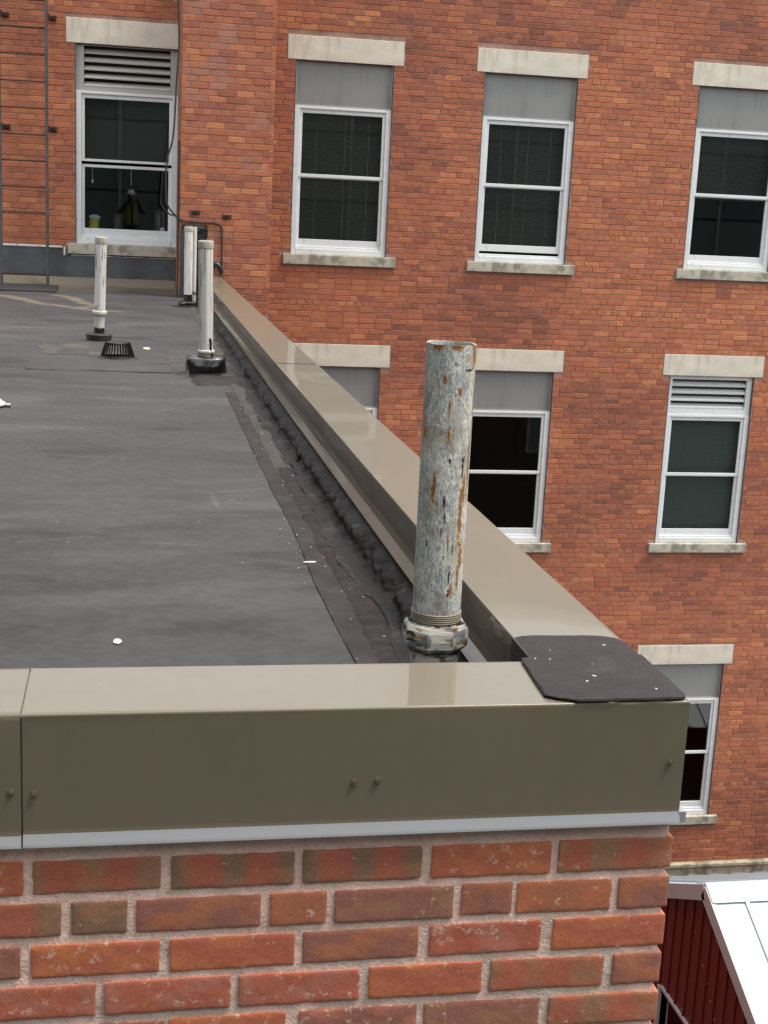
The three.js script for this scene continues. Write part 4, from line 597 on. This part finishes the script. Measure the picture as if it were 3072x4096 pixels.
// ---------------------------------------------------------------- red shed with a white metal roof
{
  const t = thing('metal_shed', 'dark red ribbed metal shed with a white metal gable roof below the parapet', 'shed');
  const X = 5, AY = -5.9, AZ = -9.91, S = 0.51, H = 3.2, L = 6.5, c = Math.sqrt(1 + S * S), ang = Math.atan(S);
  const red = phys({ color: new THREE.Color(0.15, 0.013, 0.012), roughness: 0.45, specularIntensity: 0.5 }), wh = phys({ color: 0xbcc6cb, roughness: 0.4 }), trim = std({ color: 0xb9b4b6, roughness: 0.5 });
  // gable wall in the plane x = X with a door opening
  const s = new THREE.Shape(); s.moveTo(-H + 0.15, -11.2); s.lineTo(-H + 0.15, AY - 0.1 - (H - 0.15) * S); s.lineTo(0, AY - 0.1); s.lineTo(H - 0.15, AY - 0.1 - (H - 0.15) * S); s.lineTo(H - 0.15, -11.2); s.closePath();
  const hole = new THREE.Path(); hole.moveTo(-1.06, -11.1); hole.lineTo(-1.06, -7.72); hole.lineTo(1.4, -7.72); hole.lineTo(1.4, -11.1); hole.closePath(); s.holes.push(hole);
  const g = new THREE.ExtrudeGeometry(s, { depth: 0.08, bevelEnabled: false }); g.rotateY(-Math.PI / 2); g.translate(X + 0.1, 0, AZ); part('gable_wall', boxUV(g), red, t);
  for (let k = 0; k < 26; k++) { const d = -3 + k * 0.232; const top = AY - 0.12 - Math.abs(d) * S; for (const [ya, yb] of d > -1.08 && d < 1.42 ? [[-7.715, top]] : [[-11.2, top]]) part('wall_rib', bx(X + 0.004, X + 0.021, ya, yb, AZ + d - 0.018, AZ + d + 0.018, 0.007), red, t); }
  part('side_wall', [bx(X + 0.11, X + L, -11.2, AY - H * S + 0.1, AZ + H - 0.24, AZ + H - 0.16), bx(X + 0.11, X + L, -11.2, AY - H * S + 0.1, AZ - H + 0.16, AZ - H + 0.24), bx(X + L - 0.08, X + L, -11.2, AY - 0.3 - 0.5, AZ - 1, AZ + 1)], red, t);
  part('shed_floor', bx(X + 0.2, X + L - 0.1, -11.19, -11.1, AZ - 2.8, AZ + 2.8), std({ color: 0x8a8780, roughness: 0.95 }), t);
  part('door_trim', [bx(X - 0.012, X + 0.12, -11.2, -7.72, AZ - 1.13, AZ - 1.06), bx(X - 0.012, X + 0.03, -7.72, -7.69, AZ - 1.06, AZ + 1.4)], trim, t);
  for (const sg of [1, -1]) { // two roof slopes made of panels with standing ribs
    for (let k = 0; k < 7; k++) { const gp = bx(0.002, 0.926, -0.03, 0, 0, H * c, 0.002); gp.rotateX(sg > 0 ? ang : -ang + 0); if (sg < 0) { gp.scale(1, 1, 1); }
      const p = part('roof_panel', gp, wh, t); if (sg < 0) { p.scale.z = 1; p.rotation.y = Math.PI; p.geometry = bx(-0.926, -0.002, -0.03, 0, 0, H * c, 0.002).rotateX(ang); }
      p.position.set(X - 0.06 + k * 0.93, AY + 0.03, AZ); }
    for (let k = 0; k < 24; k++) { const xr = X + 0.28 + k * 0.31; if (xr > X + L) break; const rb = bx(-0.02, 0.02, 0, 0.028, 0.12, H * c, 0.009).rotateX(ang); const p = part('roof_rib', rb, wh, t); p.position.set(xr, AY + 0.03, AZ); if (sg < 0) p.rotation.y = Math.PI; }
    const tr = bx(-0.03, 0.02, -0.15, 0.012, 0.02, H * c, 0.004).rotateX(ang); const q = part('rake_trim', tr, trim, t); q.position.set(X - 0.085, AY + 0.03, AZ); if (sg < 0) { q.rotation.y = Math.PI; q.geometry = bx(-0.02, 0.03, -0.15, 0.012, 0.02, H * c, 0.004).rotateX(ang); }
    const cap = bx(-0.02, L, 0.006, 0.014, 0, 0.24, 0.002).rotateX(ang); const cp = part('ridge_cap', sg > 0 ? cap : bx(-L, 0.02, 0.006, 0.014, 0, 0.24, 0.002).rotateX(ang), wh, t); cp.position.set(X - 0.08, AY + 0.045, AZ); if (sg < 0) cp.rotation.y = Math.PI;
  }
  const sc = new THREE.SphereGeometry(0.012, 8, 5), sm = std({ color: 0x8b8d90, roughness: 0.5, metalness: 0.4 });
  for (const [x, d] of [[0.3, 0.36], [0.66, 0.36], [0.85, 0.36], [0.55, 1.45], [0.98, 1.2], [1.3, 0.36], [1.6, 0.36]]) { const m = part('roof_screw', sc, sm, t); m.position.set(X + x, AY + 0.036 - d * S, AZ + d); }
  const ws = std({ color: 0xb5aaa6, roughness: 0.5 }); const wsg = new THREE.SphereGeometry(0.009, 8, 5);
  for (let k = 0; k < 9; k++) { const d = -0.62 + k * 0.13; for (const [dy, on] of [[-0.45 - k * 0.13, 1], [-1.6 - (k % 4) * 0.14, k % 2]]) if (on) { const m = part('wall_screw', wsg, ws, t); m.position.set(X + 0.02, AY + dy, AZ + d); } }
}
{ // low lean-to roof seen over the shed ridge
  const t = thing('lean_to', 'low grey lean-to roof with a red side against the stone base of the building', 'roof');
  part('wall', bx(8.15, 11.5, -11.2, -9.12, -15.45, -14.6), std({ color: 0x7c3a2c, roughness: 0.9 }), t);
  part('roof_sheet', bx(8.75, 11.6, -9.1, -8.98, -15.5, -14.5, 0.02), std({ color: 0x565b60, roughness: 0.7 }), t);
}

// ---------------------------------------------------------------- what stands on the sill inside the left window
{
  const bx0 = -1.857, sy = 2.985 - WH + 0.11; const zi = FW - 0.32;
  part('stool', bx(bx0 + 0.12, bx0 + 1.35, -2.66, -2.62, -0.62, -0.12), std({ color: 0x4f4a40, roughness: 0.8 }), building.children.find((c) => c.name === 'window'));
  const y = 2.985 - 2.62;
  const jar = thing('jar', 'yellow jar with a crumpled clear lid cover on the inside window sill', 'jar'); jar.position.set(-1.53, y, zi);
  part('jar_body', latheGeo([[0.001, 0], [0.06, 0], [0.066, 0.02], [0.066, 0.2], [0.055, 0.22]], 24), std({ color: 0xd9c24a, roughness: 0.4 }), jar); part('wrap', (() => { const g = new THREE.IcosahedronGeometry(0.07, 2); const p = g.attributes.position; for (let i = 0; i < p.count; i++) { const k = 0.8 + 0.4 * hash(Math.round(p.getX(i) * 900), Math.round(p.getY(i) * 900 + p.getZ(i) * 300), 3); p.setXYZ(i, p.getX(i) * k, p.getY(i) * 0.5 * k, p.getZ(i) * k); } g.computeVertexNormals(); g.translate(0.01, 0.24, 0); return g; })(), std({ color: 0xcfd4d6, roughness: 0.3 }), jar);
  const fo = thing('folder', 'blue folder lying on the inside window sill', 'folder'); part('cover', bx(-1.1, -0.82, y, y + 0.05, zi - 0.1, zi + 0.1, 0.004), std({ color: 0x2f5a94, roughness: 0.6 }), fo);
  const cb = thing('cardboard_box', 'small tan cardboard box on the inside window sill', 'box'); part('tray', bx(-0.9 + 0.06, -0.7, y + 0.0, y + 0.045, zi + 0.105, zi + 0.17, 0.003), std({ color: 0xc2a06c, roughness: 0.85 }), cb);
  const v = thing('plant_pot', 'little pot with a white bloom at the end of the inside window sill', 'plant'); v.position.set(-0.66, y, zi + 0.05); part('pot', latheGeo([[0.001, 0], [0.03, 0], [0.04, 0.06], [0.036, 0.06]], 18), std({ color: 0x55564c, roughness: 0.7 }), v); part('bloom', (() => { const g = new THREE.IcosahedronGeometry(0.035, 1); g.translate(0, 0.12, 0); return merge([g, cyl(0.006, 0.006, 0.05, 0.1, 0, 0, 6)]); })(), std({ color: 0xe8e8e4, roughness: 0.6 }), v);
  const w = building.children.find((c) => c.name === 'window'); const cm = std({ color: 0xd6d4c8, roughness: 0.7 }); part('shade_cord', [bx(0.31, 0.316, -1.92, -1.72, -0.18, -0.176), bx(0.3, 0.326, -1.95, -1.91, -0.185, -0.165, 0.004)], cm, w); part('shade_cord', bx(0.79, 0.796, -1.96, -1.72, -0.18, -0.176), cm, w);
}

// ---------------------------------------------------------------- behind the camera: the building and landing the windows mirror
{
  const t = thing('glazed_building', 'dark green glazed building opposite, mirrored in the window panes', 'building');
  const gz2 = phys({ color: new THREE.Color(0.07, 0.09, 0.09), roughness: 0.3 }), gz = phys({ color: new THREE.Color(0.1, 0.14, 0.128), roughness: 0.25 }), mul = std({ color: 0x8c908a, roughness: 0.6 }), br = std({ color: 0x3d302b, roughness: 0.9 }), conc = std({ color: 0x6d6a64, roughness: 0.9 });
  part('core', bx(-14, 22, -11.2, 7.6, 10.7, 17), conc, t); part('brick_base', bx(-14, 22, -11.2, -1.2, 10.5, 10.69), br, t);
  for (let i = 0; i < 20; i++) for (let j = 0; j < 3; j++) part('glass_panel', bx(-14 + i * 1.8 + 0.04, -14 + (i + 1) * 1.8 - 0.04, -1.1 + j * 2.13 + 0.04, -1.1 + (j + 1) * 2.13 - 0.04, 10.58, 10.69), (i * 3 + j) % 5 ? gz : gz2, t);
  for (let i = 0; i <= 20; i++) part('mullion', bx(-14 + i * 1.8 - 0.04, -14 + i * 1.8 + 0.04, -1.15, 7.4, 10.5, 10.69), mul, t);
  for (let i = 0; i < 6; i++) { const x = -3 + i * 3.8; part('window_frame', bx(x, x + 1.3, -7, -4.4, 10.46, 10.5), mul, t); part('window_glass', bx(x + 0.1, x + 1.2, -6.9, -4.5, 10.44, 10.458), gz, t); }
}
{ // unseen added wall: it keeps the sky off the inner coping faces
  const t = thing('sky_block_wall', 'unseen dark grey wall added left of the flat roof to block sky light', 'building');
  part('wall', bx(-4.0, -3.6, -11.2, 6.0, -8.5, 3), std({ color: 0x4c4945, roughness: 0.95 }), t);
  part('block_wall_cap', bx(-4.1, -3.5, 6.0, 6.15, -8.6, 3.1), stone, t);
}
const landY = -0.72;
{
  const t = thing('landing', 'grey concrete landing behind the camera on which the photographer stands', 'landing');
  part('slab', bx(-2.4, 0.4, landY - 0.2, landY, 2.15, 10.4), std({ color: 0x7a776f, roughness: 0.9 }), t);
  part('wall', bx(-2.4, 0.4, -11.2, landY - 0.2, 2.6, 2.8), std({ color: 0x6b675f, roughness: 0.9 }), t);
}
{ // photographer, seen only as a reflection
  const sdCap = (p, a, b, ra, rb) => { const ab = [b[0] - a[0], b[1] - a[1], b[2] - a[2]], ap = [p[0] - a[0], p[1] - a[1], p[2] - a[2]]; const t = clamp((ap[0] * ab[0] + ap[1] * ab[1] + ap[2] * ab[2]) / (ab[0] ** 2 + ab[1] ** 2 + ab[2] ** 2)); return Math.hypot(ap[0] - ab[0] * t, ap[1] - ab[1] * t, ap[2] - ab[2] * t) - mix(ra, rb, t); };
  const smin = (a, b, k) => { const h = clamp(0.5 + 0.5 * (b - a) / k); return mix(b, a, h) - k * h * (1 - h); };
  const field = (bones, N, cen, half, k, mat, parent, name) => { const mc = new MarchingCubes(N, mat, false, false, 400000); mc.isolation = 0; for (let z = 0; z < N; z++) for (let y = 0; y < N; y++) for (let x = 0; x < N; x++) { const p = [cen[0] + (x - N / 2) / (N / 2) * half, cen[1] + (y - N / 2) / (N / 2) * half, cen[2] + (z - N / 2) / (N / 2) * half]; let d = 9; for (const b of bones) d = smin(d, sdCap(p, ...b), k); mc.field[z * N * N + y * N + x] = -d; }
    mc.update(); const n = mc.count ?? mc.geometry.drawRange.count; const g = new THREE.BufferGeometry(); const P = new Float32Array(mc.positionArray.slice(0, n * 3)); for (let i = 0; i < n; i++) for (let c = 0; c < 3; c++) P[i * 3 + c] = P[i * 3 + c] * half + cen[c]; g.setAttribute('position', new THREE.BufferAttribute(P, 3)); g.setAttribute('normal', new THREE.BufferAttribute(new Float32Array(mc.normalArray.slice(0, n * 3)), 3)); g.setAttribute('uv', new THREE.BufferAttribute(new Float32Array(n * 2), 2)); g.computeVertexNormals(); return part(name, g, mat, parent); };
  const t = thing('person', 'person in a white hard hat and yellow vest holding up a phone', 'person');
  t.position.set(-1.0675, landY, 2.72); t.rotation.y = Math.PI - 0.19; // local +z faces the roof
  const skin = std({ color: 0x9a6a52, roughness: 0.7 }), cloth = std({ color: 0x2a2c33, roughness: 0.9 }), vest = std({ color: 0x84882c, roughness: 0.8 });
  const hy = 1.62, ph = [0, 1.6, 0.34];
  const body = [[[0.09, 0.06, 0], [0.09, 0.48, 0.02], 0.05, 0.062], [[0.09, 0.48, 0.02], [0.085, 0.9, 0], 0.064, 0.088], [[-0.09, 0.06, 0], [-0.09, 0.48, 0.02], 0.05, 0.062], [[-0.09, 0.48, 0.02], [-0.085, 0.9, 0], 0.064, 0.088], [[0.09, 0.045, -0.03], [0.1, 0.04, 0.14], 0.045, 0.036], [[-0.09, 0.045, -0.03], [-0.1, 0.04, 0.14], 0.045, 0.036], [[-0.06, 0.95, 0], [0.06, 0.95, 0], 0.12, 0.12], [[0, 0.95, 0], [0, 1.3, 0], 0.13, 0.145], [[-0.13, 1.36, 0], [0.13, 1.36, 0], 0.08, 0.08], [[0, 1.38, 0], [0, 1.5, 0.01], 0.055, 0.055],
    [[0.185, 1.36, 0], [0.3, 1.2, 0.14], 0.055, 0.046], [[0.3, 1.2, 0.14], [0.085, 1.54, 0.3], 0.045, 0.032], [[-0.185, 1.36, 0], [-0.3, 1.2, 0.14], 0.055, 0.046], [[-0.3, 1.2, 0.14], [-0.085, 1.54, 0.3], 0.045, 0.032]];
  field(body, 72, [0, 0.8, 0.05], 0.9, 0.03, cloth, t, 'body');
  const head = field([[[0, hy - 0.06, 0.0], [0, hy + 0.03, -0.005], 0.07, 0.083], [[0, hy - 0.09, 0.045], [0, hy - 0.06, 0.05], 0.035, 0.04], [[0, hy - 0.015, 0.085], [0, hy - 0.045, 0.1], 0.01, 0.014], [[0.082, hy - 0.02, -0.01], [0.086, hy - 0.05, -0.005], 0.012, 0.008], [[-0.082, hy - 0.02, -0.01], [-0.086, hy - 0.05, -0.005], 0.012, 0.008], [[-0.02, hy - 0.078, 0.083], [0.02, hy - 0.078, 0.083], 0.007, 0.007]], 48, [0, hy - 0.02, 0.01], 0.16, 0.018, skin, t, 'head');
  part('eye', [-0.03, 0.03].map((x) => { const g = new THREE.SphereGeometry(0.011, 10, 8); g.translate(x, hy - 0.01, 0.076); return g; }), std({ color: 0xe8e4de, roughness: 0.3 }), head);
  for (const s of [1, -1]) { const w = [s * 0.085, 1.545, 0.305]; const b = [[w, [s * 0.075, 1.6, 0.335], 0.028, 0.032]]; for (let k = 0; k < 4; k++) { const y = 1.585 + k * 0.019, l = [0.85, 1, 0.95, 0.75][k]; b.push([[s * 0.08, y, 0.345], [s * 0.072, y + 0.004, 0.375], 0.0095, 0.009], [[s * 0.072, y + 0.004, 0.375], [s * (0.072 - 0.04 * l), y + 0.006, 0.385], 0.009, 0.008]); } b.push([[s * 0.072, 1.575, 0.33], [s * 0.05, 1.56, 0.335], 0.012, 0.0105], [[s * 0.05, 1.56, 0.335], [s * 0.025, 1.562, 0.345], 0.0105, 0.009]); field(b, 56, [s * 0.065, 1.6, 0.345], 0.1, 0.006, skin, t, 'hand'); }
  part('vest', [1, -1].map((s) => { const g = new THREE.CylinderGeometry(0.152, 0.15, 0.5, 24, 6, true, s > 0 ? 0.16 : Math.PI * 2 - 0.16 - 2.8, 2.8); g.scale(1.16, 1, 1.12); g.translate(0, 1.14, 0); return g; }), Object.assign(vest, { side: THREE.DoubleSide }), t);
  part('hard_hat', [latheGeo([[0.001, 0.115], [0.05, 0.108], [0.085, 0.08], [0.102, 0.035], [0.106, 0.0], [0.104, -0.004]], 32).translate(0, hy + 0.035, -0.005), (() => { const g = new THREE.CylinderGeometry(0.122, 0.126, 0.008, 32); g.scale(1, 1, 1.12); g.translate(0, hy + 0.035, 0.012); return g; })()], std({ color: 0xcfd8d8, roughness: 0.35 }), t);
  const phone = thing('phone', 'dark phone held up by the person in the hard hat', 'phone'); part('case', bx(-0.037, 0.037, 0.0, 0.15, -0.004, 0.004, 0.002), std({ color: 0x1c1c1e, roughness: 0.4 }), phone); phone.position.set(-1.0675 + 0.068 * 0, 0.9 - 0.115, 2.372); phone.rotation.y = Math.PI - 0.19;
}

scene.traverse((o) => { if (o.isMesh) { o.castShadow = true; o.receiveShadow = true; } });
renderer.render(scene, camera);
